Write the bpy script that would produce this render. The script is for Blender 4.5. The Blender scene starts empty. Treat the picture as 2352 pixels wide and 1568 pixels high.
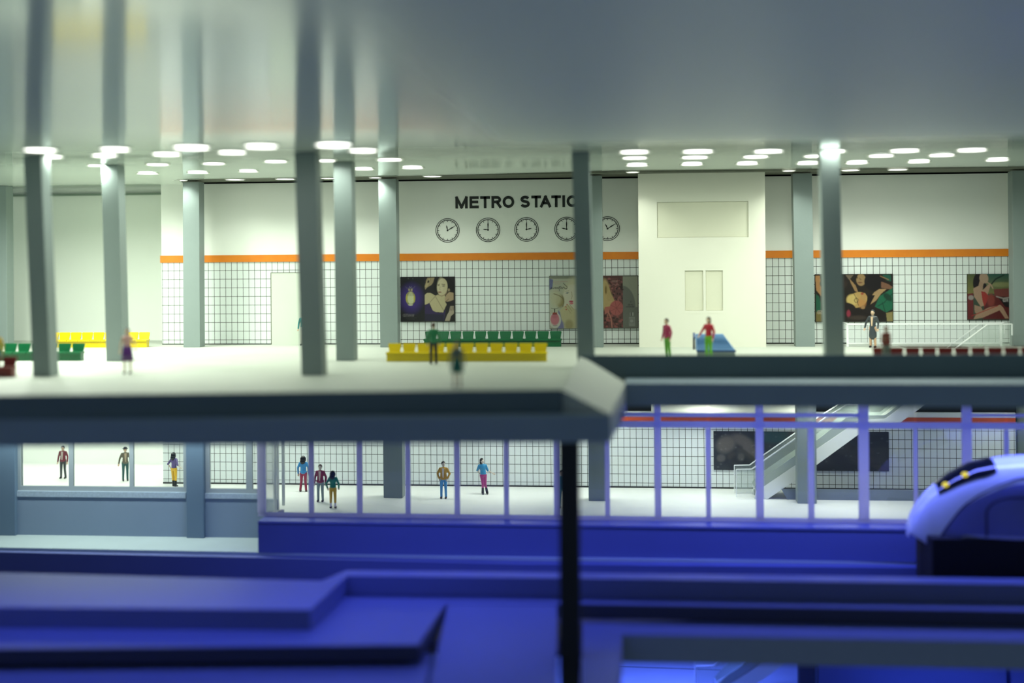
import bpy, bmesh, math, random
import numpy as np
from mathutils import Vector, Matrix
random.seed(7)
PI = math.pi
SC = bpy.context.scene
COL = SC.collection
# ------------------------------------------------------------------ camera
FPX = 3000.0; CU = 1176.0; CV = 600.0; EYE = 4.13
PSI = math.atan(0.096); RHO = 0.0075
F_ = Vector((-math.sin(PSI), math.cos(PSI), 0))
R0 = Vector((math.cos(PSI), math.sin(PSI), 0)); Z_ = Vector((0, 0, 1))
R_ = R0*math.cos(RHO) - Z_*math.sin(RHO)
U_ = R0*math.sin(RHO) + Z_*math.cos(RHO)
EYEV = Vector((0, 0, EYE))
cam = bpy.data.cameras.new('camera'); camo = bpy.data.objects.new('camera', cam); COL.objects.link(camo)
B_ = -F_
camo.matrix_world = Matrix(((R_.x, U_.x, B_.x, 0), (R_.y, U_.y, B_.y, 0), (R_.z, U_.z, B_.z, EYE), (0, 0, 0, 1)))
cam.sensor_width = 36; cam.lens = 36*FPX/2352
cam.shift_y = -(784-CV)/2352
cam.clip_start = 0.5; cam.clip_end = 400
cam.dof.use_dof = True; cam.dof.focus_distance = 64.0; cam.dof.aperture_fstop = (cam.lens/1000)/0.85
SC.camera = camo
# ------------------------------------------------------------------ world and exposure
w = bpy.data.worlds.new('world'); SC.world = w; w.use_nodes = True
w.node_tree.nodes['Background'].inputs[0].default_value = (0.27, 0.37, 0.52, 1)
w.node_tree.nodes['Background'].inputs[1].default_value = 0.30
SC.view_settings.view_transform = 'Standard'; SC.view_settings.look = 'None'
SC.view_settings.gamma = 1; SC.view_settings.use_curve_mapping = False
SC.view_settings.exposure = 0.0
SC.cycles.use_denoising = True
SC.cycles.max_bounces = 8; SC.cycles.diffuse_bounces = 4; SC.cycles.glossy_bounces = 4
SC.cycles.transparent_max_bounces = 16; SC.cycles.sample_clamp_indirect = 8
HALL_W = 120.0
LAMP_HALL = 6.0      # emission of the downlights, upper hall
LOW_W = 105.0
LAMP_LOW = 4.0       # emission of the lower hall ceiling panels
LED_W = 520.0
LED = 20.0            # emission of the blue led strips
LED2_W = 1500.0
LED2 = 12.0
# ------------------------------------------------------------------ pixel helpers (2352 x 1568 frame)
def rayd(u, v): return F_*FPX + R_*(u-CU) - U_*(v-CV)
def atd(u, v, d): return EYEV + rayd(u, v)*(d/FPX)
def onz(u, v, z):
    r = rayd(u, v); return EYEV + r*((z-EYE)/r.z)
def ony(u, v, y):
    r = rayd(u, v); return EYEV + r*(y/r.y)
# ------------------------------------------------------------------ materials
def lin(c):
    c = c/255.0
    return c/12.92 if c <= 0.04045 else ((c+0.055)/1.055)**2.4
def rgb(c): return (lin(c[0]), lin(c[1]), lin(c[2]), 1)
MATS = {}
def mat(name, col, rough=0.5, var=0.06, scale=3.0, bump=0.0, spec=0.5, metallic=0.0, coat=0.0):
    if name in MATS: return MATS[name]
    m = bpy.data.materials.new(name); m.use_nodes = True; nt = m.node_tree; N = nt.nodes; L = nt.links
    b = N['Principled BSDF']; b.inputs['Roughness'].default_value = rough
    b.inputs['Specular IOR Level'].default_value = spec; b.inputs['Metallic'].default_value = metallic
    b.inputs['Coat Weight'].default_value = coat
    g = N.new('ShaderNodeNewGeometry'); n = N.new('ShaderNodeTexNoise'); n.inputs['Scale'].default_value = scale
    n.inputs['Detail'].default_value = 4
    L.new(g.outputs['Position'], n.inputs['Vector'])
    mx = N.new('ShaderNodeMix'); mx.data_type = 'RGBA'
    c = rgb(col); mx.inputs[6].default_value = tuple(x*(1-var) for x in c[:3])+(1,)
    mx.inputs[7].default_value = tuple(min(1, x*(1+var)) for x in c[:3])+(1,)
    L.new(n.outputs[0], mx.inputs[0]); L.new(mx.outputs[2], b.inputs['Base Color'])
    if bump:
        n2 = N.new('ShaderNodeTexNoise'); n2.inputs['Scale'].default_value = scale*8
        L.new(g.outputs['Position'], n2.inputs['Vector'])
        bp = N.new('ShaderNodeBump'); bp.inputs['Strength'].default_value = bump; bp.inputs['Distance'].default_value = 0.05
        L.new(n2.outputs[0], bp.inputs['Height']); L.new(bp.outputs[0], b.inputs['Normal'])
    MATS[name] = m; return m
def emis(name, col, s):
    m = bpy.data.materials.new(name); m.use_nodes = True; nt = m.node_tree
    b = nt.nodes['Principled BSDF']; b.inputs['Base Color'].default_value = (0.8, 0.8, 0.8, 1)
    b.inputs['Emission Color'].default_value = col+(1,) if len(col) == 3 else col
    b.inputs['Emission Strength'].default_value = s
    return m
def math_node(nt, op, a, b=None, c=None):
    n = nt.nodes.new('ShaderNodeMath'); n.operation = op
    for i, x in enumerate((a, b, c)):
        if x is None: continue
        if isinstance(x, (int, float)): n.inputs[i].default_value = x
        else: nt.links.new(x, n.inputs[i])
    return n.outputs[0]
def tile_mat(name, x0, px, zlist0, pz, col=(220, 227, 224), line=(62, 66, 58), wl=0.024, rough=0.3):
    m = bpy.data.materials.new(name); m.use_nodes = True; nt = m.node_tree; N = nt.nodes; L = nt.links
    b = N['Principled BSDF']; b.inputs['Roughness'].default_value = rough
    g = N.new('ShaderNodeNewGeometry'); s = N.new('ShaderNodeSeparateXYZ'); L.new(g.outputs['Position'], s.inputs[0])
    def fr(o, off, p):
        t = math_node(nt, 'DIVIDE', math_node(nt, 'SUBTRACT', o, off), p)
        f = math_node(nt, 'FRACT', t)
        return f
    fx = fr(s.outputs[0], x0-wl/2, px); fz = fr(s.outputs[2], zlist0-wl/2, pz)
    lx = math_node(nt, 'LESS_THAN', fx, wl/px); lz = math_node(nt, 'LESS_THAN', fz, wl/pz)
    mk = math_node(nt, 'MAXIMUM', lx, lz)
    n = N.new('ShaderNodeTexNoise'); n.inputs['Scale'].default_value = 0.5; L.new(g.outputs['Position'], n.inputs['Vector'])
    m1 = N.new('ShaderNodeMix'); m1.data_type = 'RGBA'; c = rgb(col)
    m1.inputs[6].default_value = tuple(x*0.95 for x in c[:3])+(1,); m1.inputs[7].default_value = tuple(min(1, x*1.03) for x in c[:3])+(1,)
    L.new(n.outputs[0], m1.inputs[0])
    m2 = N.new('ShaderNodeMix'); m2.data_type = 'RGBA'; L.new(mk, m2.inputs[0]); L.new(m1.outputs[2], m2.inputs[6])
    m2.inputs[7].default_value = rgb(line); L.new(m2.outputs[2], b.inputs['Base Color'])
    r = math_node(nt, 'MULTIPLY_ADD', mk, 0.5, rough); L.new(r, b.inputs['Roughness'])
    return m
def glass_mat(name, tint=(0.93, 0.96, 0.95), gloss=0.06, rough=0.03):
    m = bpy.data.materials.new(name); m.use_nodes = True; nt = m.node_tree; N = nt.nodes; L = nt.links
    for n in list(N):
        if n.type == 'BSDF_PRINCIPLED': N.remove(n)
    out = [n for n in N if n.type == 'OUTPUT_MATERIAL'][0]
    t = N.new('ShaderNodeBsdfTransparent'); t.inputs[0].default_value = tint+(1,)
    gl = N.new('ShaderNodeBsdfGlossy'); gl.inputs['Roughness'].default_value = rough
    lw = N.new('ShaderNodeLayerWeight'); lw.inputs[0].default_value = 0.25
    f = math_node(nt, 'MULTIPLY_ADD', lw.outputs['Fresnel'], 0.8, gloss)
    mx = N.new('ShaderNodeMixShader'); L.new(f, mx.inputs[0]); L.new(t.outputs[0], mx.inputs[1]); L.new(gl.outputs[0], mx.inputs[2])
    L.new(mx.outputs[0], out.inputs[0])
    return m
def frosted_mat(name, col, alpha, rough=0.4):
    m = bpy.data.materials.new(name); m.use_nodes = True; nt = m.node_tree
    b = nt.nodes['Principled BSDF']; b.inputs['Base Color'].default_value = rgb(col)
    b.inputs['Roughness'].default_value = rough; b.inputs['Alpha'].default_value = alpha
    return m
def area(parent, sx, sy, power, col, spread=180, dz=-0.03, round_=True):
    l = bpy.data.lights.new('lamp', 'AREA'); l.shape = 'ELLIPSE' if round_ else 'RECTANGLE'
    l.size = sx; l.size_y = sy; l.energy = power; l.color = col; l.spread = math.radians(spread)
    o = bpy.data.objects.new('lamp', l); COL.objects.link(o); o.parent = parent; o.location = (0, 0, dz); return o
# ------------------------------------------------------------------ mesh helpers
def NB(): return bmesh.new()
def box(bm, x0, x1, y0, y1, z0, z1):
    vs = [bm.verts.new((x, y, z)) for z in (z0, z1) for y in (y0, y1) for x in (x0, x1)]
    for f in ((0, 2, 3, 1), (4, 5, 7, 6), (0, 1, 5, 4), (2, 6, 7, 3), (0, 4, 6, 2), (1, 3, 7, 5)):
        bm.faces.new([vs[i] for i in f])
def hexa(bm, b, t):
    n = len(b); vb = [bm.verts.new(p) for p in b]; vt = [bm.verts.new(p) for p in t]
    bm.faces.new(vb[::-1]); bm.faces.new(vt)
    for i in range(n):
        j = (i+1) % n; bm.faces.new((vb[i], vb[j], vt[j], vt[i]))
def prism(bm, pts, z0, z1):
    hexa(bm, [(p[0], p[1], z0) for p in pts], [(p[0], p[1], z1) for p in pts])
def outline(bm, pts, y0, y1):      # xz outline swept along y
    hexa(bm, [(p[0], y0, p[1]) for p in pts], [(p[0], y1, p[1]) for p in pts])
def frame_of(a):
    a = a.normalized(); r = Vector((1, 0, 0)) if abs(a.x) < 0.9 else Vector((0, 1, 0))
    s = (r - a*r.dot(a)).normalized(); t = a.cross(s); return a, s, t
def caps(bm, p0, p1, r0, r1, flat=1.0, seg=12, k=4):
    p0 = Vector(p0); p1 = Vector(p1); d = p1-p0
    if d.length < 1e-6: d = Vector((0, 0, 1e-4))
    a, s, t = frame_of(d)
    rings = []
    for i in range(k+1):
        th = PI/2*(1-i/k); rings.append((p0 - a*r0*math.sin(th), r0*math.cos(th)))
    for i in range(k+1):
        th = PI/2*i/k; rings.append((p1 + a*r1*math.sin(th), r1*math.cos(th)))
    prev = None; first = None
    for (c, r) in rings:
        r = max(r, 1e-4)
        ring = [bm.verts.new(c + s*(r*math.cos(2*PI*j/seg)) + t*(r*flat*math.sin(2*PI*j/seg))) for j in range(seg)]
        if prev:
            for j in range(seg): bm.faces.new((prev[j], prev[(j+1) % seg], ring[(j+1) % seg], ring[j]))
        else: first = ring
        prev = ring
    bm.faces.new(first[::-1]); bm.faces.new(prev)
def ell(bm, c, rx, ry, rz, rot=None, seg=16, rg=10):
    M = Matrix.Translation(Vector(c)) @ (rot if rot else Matrix.Identity(4)) @ Matrix.Diagonal((rx, ry, rz, 1))
    bmesh.ops.create_uvsphere(bm, u_segments=seg, v_segments=rg, radius=1, matrix=M)
def cyl(bm, p0, p1, r, seg=12):
    p0 = Vector(p0); p1 = Vector(p1); a, s, t = frame_of(p1-p0)
    b = [p0 + s*(r*math.cos(2*PI*j/seg)) + t*(r*math.sin(2*PI*j/seg)) for j in range(seg)]
    hexa(bm, b, [q+(p1-p0) for q in b])
def bar(bm, p0, p1, wy, wz):       # rectangular bar between points in an xz plane
    p0 = Vector(p0); p1 = Vector(p1); d = (p1-p0).normalized(); n = Vector((-d.z, 0, d.x))*(wz/2); y = Vector((0, wy/2, 0))
    b = [p0-n-y, p0+n-y, p0+n+y, p0-n+y]
    hexa(bm, b, [q+(p1-p0) for q in b])
def stroke(bm, pts, wd, y0, y1, closed=False, caps_sq=True):
    """flat stroke in the xz plane, thickness from y0 to y1"""
    P = [Vector((p[0], p[1])) for p in pts]; n = len(P)
    segs = [(i, (i+1) % n) for i in range(n if closed else n-1)]
    for i, j in segs:
        a, b = P[i].copy(), P[j].copy(); d = (b-a)
        if d.length < 1e-6: continue
        d.normalize()
        def sharp(k, prev, nxt):
            if not closed and (k == 0 or k == n-1): return 0
            e1 = (P[k]-P[prev]).normalized(); e2 = (P[nxt]-P[k]).normalized()
            dt = max(-1, min(1, e1.dot(e2)))
            return wd/2*min(1.0, math.tan(math.acos(dt)/2) if dt > -0.9 else 1.0)
        ea = sharp(i, (i-1) % n, (i+1) % n); eb = sharp(j, (j-1) % n, (j+1) % n)
        a -= d*ea; b += d*eb
        nn = Vector((-d.y, d.x))*(wd/2)
        q = [a-nn, b-nn, b+nn, a+nn]
        yk = y0-0.0012*(segs.index((i, j)) % 5)*(0 if len(segs) > 30 else 1)
        hexa(bm, [(p.x, yk, p.y) for p in q], [(p.x, y1, p.y) for p in q])
def obj(name, bm, m, parent=None, smooth=False, world=True, bevel=0, remesh=0, mats=None):
    """links ONE mesh object; with a parent and world=True the vertices are given in world space"""
    bmesh.ops.recalc_face_normals(bm, faces=bm.faces[:])
    off = Vector((0, 0, 0))
    if world:
        if parent is not None:
            off = parent['_o'] if False else ORG[parent.name]
        else:
            xs = [v.co for v in bm.verts]
            mn = Vector((min(c.x for c in xs), min(c.y for c in xs), min(c.z for c in xs)))
            mx = Vector((max(c.x for c in xs), max(c.y for c in xs), max(c.z for c in xs)))
            off = Vector(((mn.x+mx.x)/2, (mn.y+mx.y)/2, mn.z))
        for v in bm.verts: v.co -= off
    me = bpy.data.meshes.new(name); bm.to_mesh(me); bm.free()
    if smooth:
        for p in me.polygons: p.use_smooth = True
    o = bpy.data.objects.new(name, me); COL.objects.link(o)
    me.materials.append(m)
    if parent is not None: o.parent = parent
    elif world: o.location = off
    ORG[o.name] = off.copy() if world else Vector((0, 0, 0))
    if bevel:
        b = o.modifiers.new('bevel', 'BEVEL'); b.width = bevel; b.segments = 2; b.limit_method = 'ANGLE'
    if remesh:
        r = o.modifiers.new('remesh', 'REMESH'); r.mode = 'VOXEL'; r.voxel_size = remesh; r.use_smooth_shade = True
        s = o.modifiers.new('smooth', 'SMOOTH'); s.factor = 0.5; s.iterations = 2
    return o
ORG = {}
def tag(o, label=None, cat=None, group=None, kind=None):
    if label: o['label'] = label
    if cat: o['category'] = cat
    if group: o['group'] = group
    if kind: o['kind'] = kind
    return o
def thing(name, label, cat, loc=(0, 0, 0), rz=0, group=None):
    o = bpy.data.objects.new(name, None); COL.objects.link(o); o.location = loc; o.rotation_euler = (0, 0, rz)
    o.empty_display_size = 0.2
    ORG[o.name] = Vector(loc)
    return tag(o, label, cat, group)
def struct(name, bm, m, **k):
    o = obj(name, bm, m, **k); o['kind'] = 'structure'; return o
def copy_tree(o, parent=None):
    c = o.copy(); COL.objects.link(c); c.parent = parent
    for ch in [x for x in COL.objects if x.parent == o]: copy_tree(ch, c)
    return c
def wbox(bm, u0, v0, u1, v1, y, t):
    """box whose front face (at world plane y) spans the given pixels; t is its depth behind y"""
    um, vm = (u0+u1)/2, (v0+v1)/2
    a = ony(u0, vm, y); b = ony(u1, vm, y); c = ony(um, v0, y); d = ony(um, v1, y)
    box(bm, a.x, b.x, y, y+t, d.z, c.z); return a.x, b.x, d.z, c.z
# ------------------------------------------------------------------ shared materials
M_white = mat('white_gloss_board', (240, 243, 235), 0.22, 0.02, 0.6)
M_cream = mat('cream_board', (232, 232, 216), 0.4, 0.02, 0.8)
M_creamd = mat('cream_panel', (222, 222, 200), 0.45, 0.02, 0.8)
M_wall_soft = mat('pale_green_wall', (240, 245, 236), 0.6, 0.03, 0.3)
M_floor = mat('white_floor_board', (180, 186, 175), 0.55, 0.04, 0.8, 0.05)
M_grey = mat('blue_grey_paint', (128, 141, 138), 0.5, 0.04, 1.5, 0.05)
M_greyd = mat('dark_grey_paint', (96, 114, 118), 0.5, 0.05, 1.5)
M_beam = mat('slate_grey_paint', (138, 156, 168), 0.5, 0.05, 1.0)
M_black = mat('black_paint', (18, 22, 26), 0.6, 0.1, 2.0)
M_ink = mat('black_print', (30, 34, 30), 0.5, 0.1, 9.0)
M_orange = None
M_sill = mat('speckled_grey_stone', (168, 184, 196), 0.7, 0.25, 14.0, 0.3)
M_ground = mat('pale_ground_board', (176, 190, 186), 0.7, 0.06, 0.9)
M_track = mat('blue_bounce_track_board', (98, 108, 158), 0.5, 0.05, 0.7)  # blue bounce light is mixed into the board's own grey
M_trackd = mat('dark_track_paint_and_shade', (58, 62, 84), 0.5, 0.06, 1.0)
M_frame = mat('grey_window_frame', (160, 170, 172), 0.5, 0.03, 2.0)
def translucent_mat(name, col, tcol, k):
    m = bpy.data.materials.new(name); m.use_nodes = True; nt = m.node_tree; N = nt.nodes; L = nt.links
    out = [n for n in N if n.type == 'OUTPUT_MATERIAL'][0]; b = N['Principled BSDF']; b.inputs['Base Color'].default_value = rgb(col); b.inputs['Roughness'].default_value = .5
    t = N.new('ShaderNodeBsdfTranslucent'); t.inputs[0].default_value = rgb(tcol)
    g = N.new('ShaderNodeNewGeometry'); n = N.new('ShaderNodeTexNoise'); n.inputs['Scale'].default_value = 1.5; L.new(g.outputs['Position'], n.inputs['Vector'])
    mx = N.new('ShaderNodeMixShader'); L.new(math_node(nt, 'MULTIPLY_ADD', n.outputs[0], 0.08, k), mx.inputs[0]); L.new(b.outputs[0], mx.inputs[1]); L.new(t.outputs[0], mx.inputs[2]); L.new(mx.outputs[0], out.inputs[0]); return m
M_frame2 = translucent_mat('white_acrylic_frame', (190, 190, 206), (240, 238, 244), 0.52)
M_glass = glass_mat('clear_glass', gloss=0.02)
M_glass2 = frosted_mat('side_glass', (232, 236, 226), .38, .12)  # milky white in the colour stands in for reflections on the pane
M_lampw = emis('downlight_glow', (1.0, 1.0, 0.93), LAMP_HALL)
M_ring = mat('white_lamp_ring', (220, 222, 214), 0.4, 0.02)
# ------------------------------------------------------------------ glossy ceiling material
def ceiling_mat():
    m = bpy.data.materials.new('glossy_ceiling'); m.use_nodes = True; nt = m.node_tree; N = nt.nodes; L = nt.links
    b = N['Principled BSDF']; b.inputs['Base Color'].default_value = rgb((222, 232, 224)); b.inputs['IOR'].default_value = 1.5
    g = N.new('ShaderNodeNewGeometry'); s = N.new('ShaderNodeSeparateXYZ'); L.new(g.outputs['Position'], s.inputs[0])
    mx = N.new('ShaderNodeMapRange'); L.new(s.outputs[0], mx.inputs[0]); mx.inputs[1].default_value = -7.0; mx.inputs[2].default_value = -2.0
    mx.inputs[3].default_value = 0; mx.inputs[4].default_value = 1; mx.interpolation_type = 'SMOOTHSTEP'
    my = N.new('ShaderNodeMapRange'); L.new(s.outputs[1], my.inputs[0]); my.inputs[1].default_value = 47.5; my.inputs[2].default_value = 42.0
    my.inputs[3].default_value = 0; my.inputs[4].default_value = 1; my.interpolation_type = 'SMOOTHSTEP'
    k = math_node(nt, 'MULTIPLY', mx.outputs[0], my.outputs[0])
    k2 = math_node(nt, 'MULTIPLY_ADD', my.outputs[0], 0.06, 0.05)
    r = math_node(nt, 'MULTIPLY_ADD', k, 0.33, k2); L.new(r, b.inputs['Roughness'])
    return m
M_ceil = ceiling_mat()
# ================================================================== STRUCTURE
YW = 64.9          # tiled rear wall
ZC = 8.35          # upper ceiling
ZF = 0.0; Z1 = -7.11; ZG = -8.17; Z2 = -14.22
ZL = -0.75; ZLB = -1.62
X0w = ony(372, 700, YW).x; X1w = ony(2330, 700, YW).x
# --- upper floor slab with step and stair well
fl = [onz(-500, 914, 0), onz(0, 908, 0), onz(1290, 894, 0), atd(1333, 815, 48.4), atd(2352, 825, 47.2), atd(2800, 830, 46.7)]
ZK = atd(1333, 815, 48.4).z      # top of the raised kerb along the right run
YB = 60.0; XL = -42.0; XR = 32.0
hx0 = ony(2075, 780, 62.0).x; hx1 = ony(2226, 780, 62.0).x; hy0 = 61.75; hy1 = 63.6
bm = NB()
prism(bm, [(p.x, p.y) for p in fl] + [(XR, YB), (XL, YB)], ZL, 0)
for (a, b, c, d) in ((XL, hx0, YB, 75), (hx1, XR, YB, 75), (hx0, hx1, YB, hy0), (hx0, hx1, hy1, 75)): box(bm, a, b, c, d, ZL, 0)
o = struct('floor', bm, M_floor)
# dark fascia strips along the slab edge (left and right run)
bm = NB()
def strip(bm, a, b, z0, z1, t=0.06, off=0.02):
    d = Vector((b.x-a.x, b.y-a.y)).normalized(); n = Vector((d.y, -d.x))
    q = [(a.x+n.x*off, a.y+n.y*off), (b.x+n.x*off, b.y+n.y*off), (b.x+n.x*(off+t), b.y+n.y*(off+t)), (a.x+n.x*(off+t), a.y+n.y*(off+t))]
    prism(bm, q, z0, z1)
strip(bm, fl[0], fl[1], ZL+0.005, -0.01); strip(bm, fl[1], fl[2], ZL+0.005, -0.01)
struct('trim_1', bm, M_greyd)
bm = NB(); strip(bm, fl[3], fl[4], -0.2, ZK, 0.14, 0.0); strip(bm, fl[4], fl[5], -0.2, ZK, 0.14, 0.0)
struct('trim_2', bm, M_greyd)
# lower ledge / beam under the slab
ld = [onz(-500, 967, ZL), onz(0, 963, ZL), onz(1402, 953, ZL)]
ZLR = atd(1436, 880, 46.0).z; ZRB = ZLR-0.80
lr = [atd(1436, 880, 46.0), atd(2352, 886, 44.6), atd(2800, 889, 44.0)]
bm = NB(); prism(bm, [(p.x, p.y) for p in ld] + [(lr[0].x, lr[0].y+3.2), (lr[0].x, 58.5), (XL, 58.5)], ZLB, ZL-0.003)
struct('trim_3', bm, M_beam, bevel=0.03)
bm = NB(); prism(bm, [(p.x, p.y) for p in lr] + [(XR, 50.5), (lr[0].x, 50.5)], ZRB, ZLR); box(bm, lr[0].x, XR, 50.5, 56.6, ZRB, ZL-0.004); box(bm, lr[0].x+.01, XR, 54.9, 58.4, ZLB, ZRB+0.01)
struct('trim_14', bm, M_beam)
# pale sloping return that joins the two runs
i0 = Vector((fl[2].x+0.02, fl[2].y, -0.02)); i1 = Vector((fl[3].x, fl[3].y+0.2, ZK-0.02)); o1 = Vector((lr[0].x+0.02, lr[0].y+0.05, ZLR)); o0 = Vector((ld[2].x, ld[2].y+0.05, ZL))
bm = NB(); a_ = [i0, i1, o1, o0]; hexa(bm, [(p.x, p.y, min(p.z-0.35, ZL-0.02)) for p in a_], [tuple(p) for p in a_])
struct('trim_15', bm, M_floor)
# --- upper ceiling: thin glossy sheet that sags a little between its supports
CS = [(0, 0), (30, 0), (37.8, -.017), (41, 0), (43.6, .018), (48.7, .038), (52, .022), (55, -.008), (58, -.03), (62, -.03), (64, 0), (90, 0)]
_cy = np.arange(10, 76, 0.25); _sl = np.interp(_cy, [a for a, b in CS], [b for a, b in CS])
_cz = np.cumsum(_sl)*0.25; _cz += 8.25-np.interp(48.2, _cy, _cz)
def cz(y): return float(np.interp(y, _cy, _cz))
def onceil(u, v):
    z = ZC
    for _ in range(8): p = onz(u, v, z); z = cz(p.y)
    return onz(u, v, z)
ce = [(XL, 68.6), (ony(398, 412, 66).x, 68.6)] + [(p.x, p.y) for p in (onceil(412, 413), onceil(470, 411), onceil(1000, 402.5), onceil(1430, 391), onceil(1760, 388), onceil(2340, 382))] + [(XR, onceil(2600, 380).y)]
cex = [a for a, b in ce]; cey = [b for a, b in ce]
def cedge(x): return float(np.interp(x, cex, cey))
bm = NB(); gx = sorted(set(np.linspace(XL, XR, 60).tolist()+cex)); NY = 120; cols_ = []
for x in gx:
    ye_ = cedge(x); cols_.append([bm.verts.new((x, 14+(ye_-14)*j/NY, cz(14+(ye_-14)*j/NY))) for j in range(NY+1)])
for i in range(len(gx)-1):
    for j in range(NY): bm.faces.new((cols_[i][j], cols_[i+1][j], cols_[i+1][j+1], cols_[i][j+1]))
o = struct('ceiling', bm, M_ceil, smooth=True)
sm = o.modifiers.new('sheet', 'SOLIDIFY'); sm.thickness = 0.2; sm.offset = 1
bm = NB(); box(bm, XL, XR, 14, 76, 8.9, 9.1); struct('ceiling_slab', bm, M_white)
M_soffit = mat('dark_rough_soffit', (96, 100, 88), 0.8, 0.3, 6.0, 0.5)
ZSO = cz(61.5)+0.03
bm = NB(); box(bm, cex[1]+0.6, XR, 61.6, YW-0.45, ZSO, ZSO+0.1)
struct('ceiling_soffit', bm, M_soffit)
# --- rear wall: tiled band, white board above
xt = ony(921.8, 700, YW).x; xt2 = ony(2064.7, 700, YW).x   # two known joints
npitch = round((xt2-xt)/0.301); PX = (xt2-xt)/npitch
zt = ony(1176, 779, YW).z; PZ = 0.4415
M_tile = tile_mat('white_tile_upper', xt, PX, zt, PZ)
zs0 = ony(1176, 597, YW).z; zs1 = ony(1176, 580.5, YW).z; zwt = ony(1176, 413, YW).z
bm = NB(); box(bm, X0w, X1w+6, YW, YW+0.2, 0, zs0+0.05)
struct('wall_back', bm, M_tile)
bm = NB(); box(bm, X0w, X1w+6, YW-0.02, YW+0.2, zs1-0.02, zwt)
struct('wall_back_upper', bm, M_white)
bm = NB(); box(bm, X0w, X1w+6, YW-0.03, YW, 0, 0.05)
struct('baseboard_back', bm, M_ink)
def orange_mat(name, a, b, x0, x1):
    m = bpy.data.materials.new(name); m.use_nodes = True; nt = m.node_tree; N = nt.nodes; L = nt.links
    bs = N['Principled BSDF']; bs.inputs['Roughness'].default_value = 0.4
    g = N.new('ShaderNodeNewGeometry'); n = N.new('ShaderNodeTexNoise'); n.inputs['Scale'].default_value = 2.0
    L.new(g.outputs['Position'], n.inputs['Vector'])
    mx = N.new('ShaderNodeMix'); mx.data_type = 'RGBA'; mx.inputs[6].default_value = rgb(a); mx.inputs[7].default_value = rgb(b)
    L.new(n.outputs[0], mx.inputs[0]); L.new(mx.outputs[2], bs.inputs['Base Color']); return m
M_orange = orange_mat('orange_band', (228, 138, 28), (214, 116, 24), 0, 1)
bm = NB(); box(bm, X0w-0.06, X1w+6, YW-0.06, YW-0.025, zs0, zs1)
struct('trim_4', bm, M_orange)
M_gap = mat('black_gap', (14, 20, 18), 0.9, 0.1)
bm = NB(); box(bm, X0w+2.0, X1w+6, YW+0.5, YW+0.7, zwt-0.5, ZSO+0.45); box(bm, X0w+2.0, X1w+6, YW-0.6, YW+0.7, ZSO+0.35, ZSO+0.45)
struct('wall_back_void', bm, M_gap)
# --- pale corridor wall on the far left
bm = NB(); box(bm, XL, X0w+3, 68.6, 68.9, 0, 8.85)
struct('wall_left', bm, M_wall_soft)
zc1 = ony(200, 449, 68.5).z
bm = NB(); box(bm, XL, X0w+0.5, 68.45, 68.6, zc1, zc1+0.08)
struct('trim_5', bm, mat('grey_green_trim', (120, 140, 122), 0.6))
bm = NB(); box(bm, X0w, X0w+0.15, YW+0.2, 68.6, 0, 8.6)
struct('wall_left_return', bm, M_wall_soft)
bm = NB(); box(bm, X1w+6, X1w+6.2, 50, 70, ZLB, ZC)
struct('wall_right', bm, M_white)
# --- door recess in the tiles
bm = NB(); dx0, dx1, dz0, dz1 = wbox(bm, 623.5, 627, 700, 792, YW-0.045, 0.045)
d = struct('door_1', bm, mat('pale_door_leaf', (206, 214, 200), 0.5, 0.03, 1.0))
bm = NB(); box(bm, dx0-0.03, dx0, YW-0.05, YW, 0, dz1+0.03); box(bm, dx0, dx1, YW-0.05, YW, dz1, dz1+0.03)
obj('door_frame', bm, mat('thin_dark_frame', (96, 96, 74), 0.6), parent=d)
# --- lift shaft block with recessed panels
YS = onz(1600, 797, 0).y
def panel(bm, u0, v0, u1, v1, y, t, holes):
    """board with rectangular recesses, pixel coordinates on plane y"""
    def X(u): return ony(u, 620, y).x
    um = (u0+u1)/2
    def Zz(v): return ony(um, v, y).z
    xs = sorted({X(u0), X(u1)} | {X(h[0]) for h in holes} | {X(h[2]) for h in holes})
    zs = sorted({Zz(v0), Zz(v1)} | {Zz(h[1]) for h in holes} | {Zz(h[3]) for h in holes})
    for i in range(len(xs)-1):
        for j in range(len(zs)-1):
            cx, cz = (xs[i]+xs[i+1])/2, (zs[j]+zs[j+1])/2
            if any(X(h[0]) < cx < X(h[2]) and Zz(h[3]) < cz < Zz(h[1]) for h in holes): continue
            box(bm, xs[i], xs[i+1], y, y+t, zs[j], zs[j+1])
holes = [(1510, 463, 1720, 545), (1573, 621, 1615, 713), (1621, 621, 1660, 713)]
sx0 = ony(1467, 620, YS).x; sx1 = ony(1758.5, 620, YS).x
shaft = thing('lift_shaft', 'tall cream white block with recessed panels standing before the tiled wall', 'lift shaft', ((sx0+sx1)/2, YS+1.5, 0))
bm = NB(); panel(bm, 1467, 389, 1758.5, 797.5, YS, 0.09, holes)
bmesh.ops.remove_doubles(bm, verts=bm.verts[:], dist=1e-4)
obj('front_board', bm, M_cream, shaft)
bm = NB(); box(bm, sx0, sx1, YS+0.09, YW-0.1, 0, min(ony(1612, 389, YS).z, cz(YS)-0.02))
obj('shaft_body', bm, M_cream, shaft)
zz = lambda v: ony(1612, v, YS).z
xx = lambda u: ony(u, 620, YS).x
bm = NB(); box(bm, xx(1511), xx(1719), YS+0.07, YS+0.09, zz(544), zz(464)); obj('sign_recess', bm, M_creamd, shaft)
for (a, b) in ((1574, 1614), (1622, 1659)):
    bm = NB(); box(bm, xx(a), xx(b), YS+0.07, YS+0.09, zz(712), zz(622)); obj('window_panel', bm, M_creamd, shaft)
bm = NB()
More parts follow.
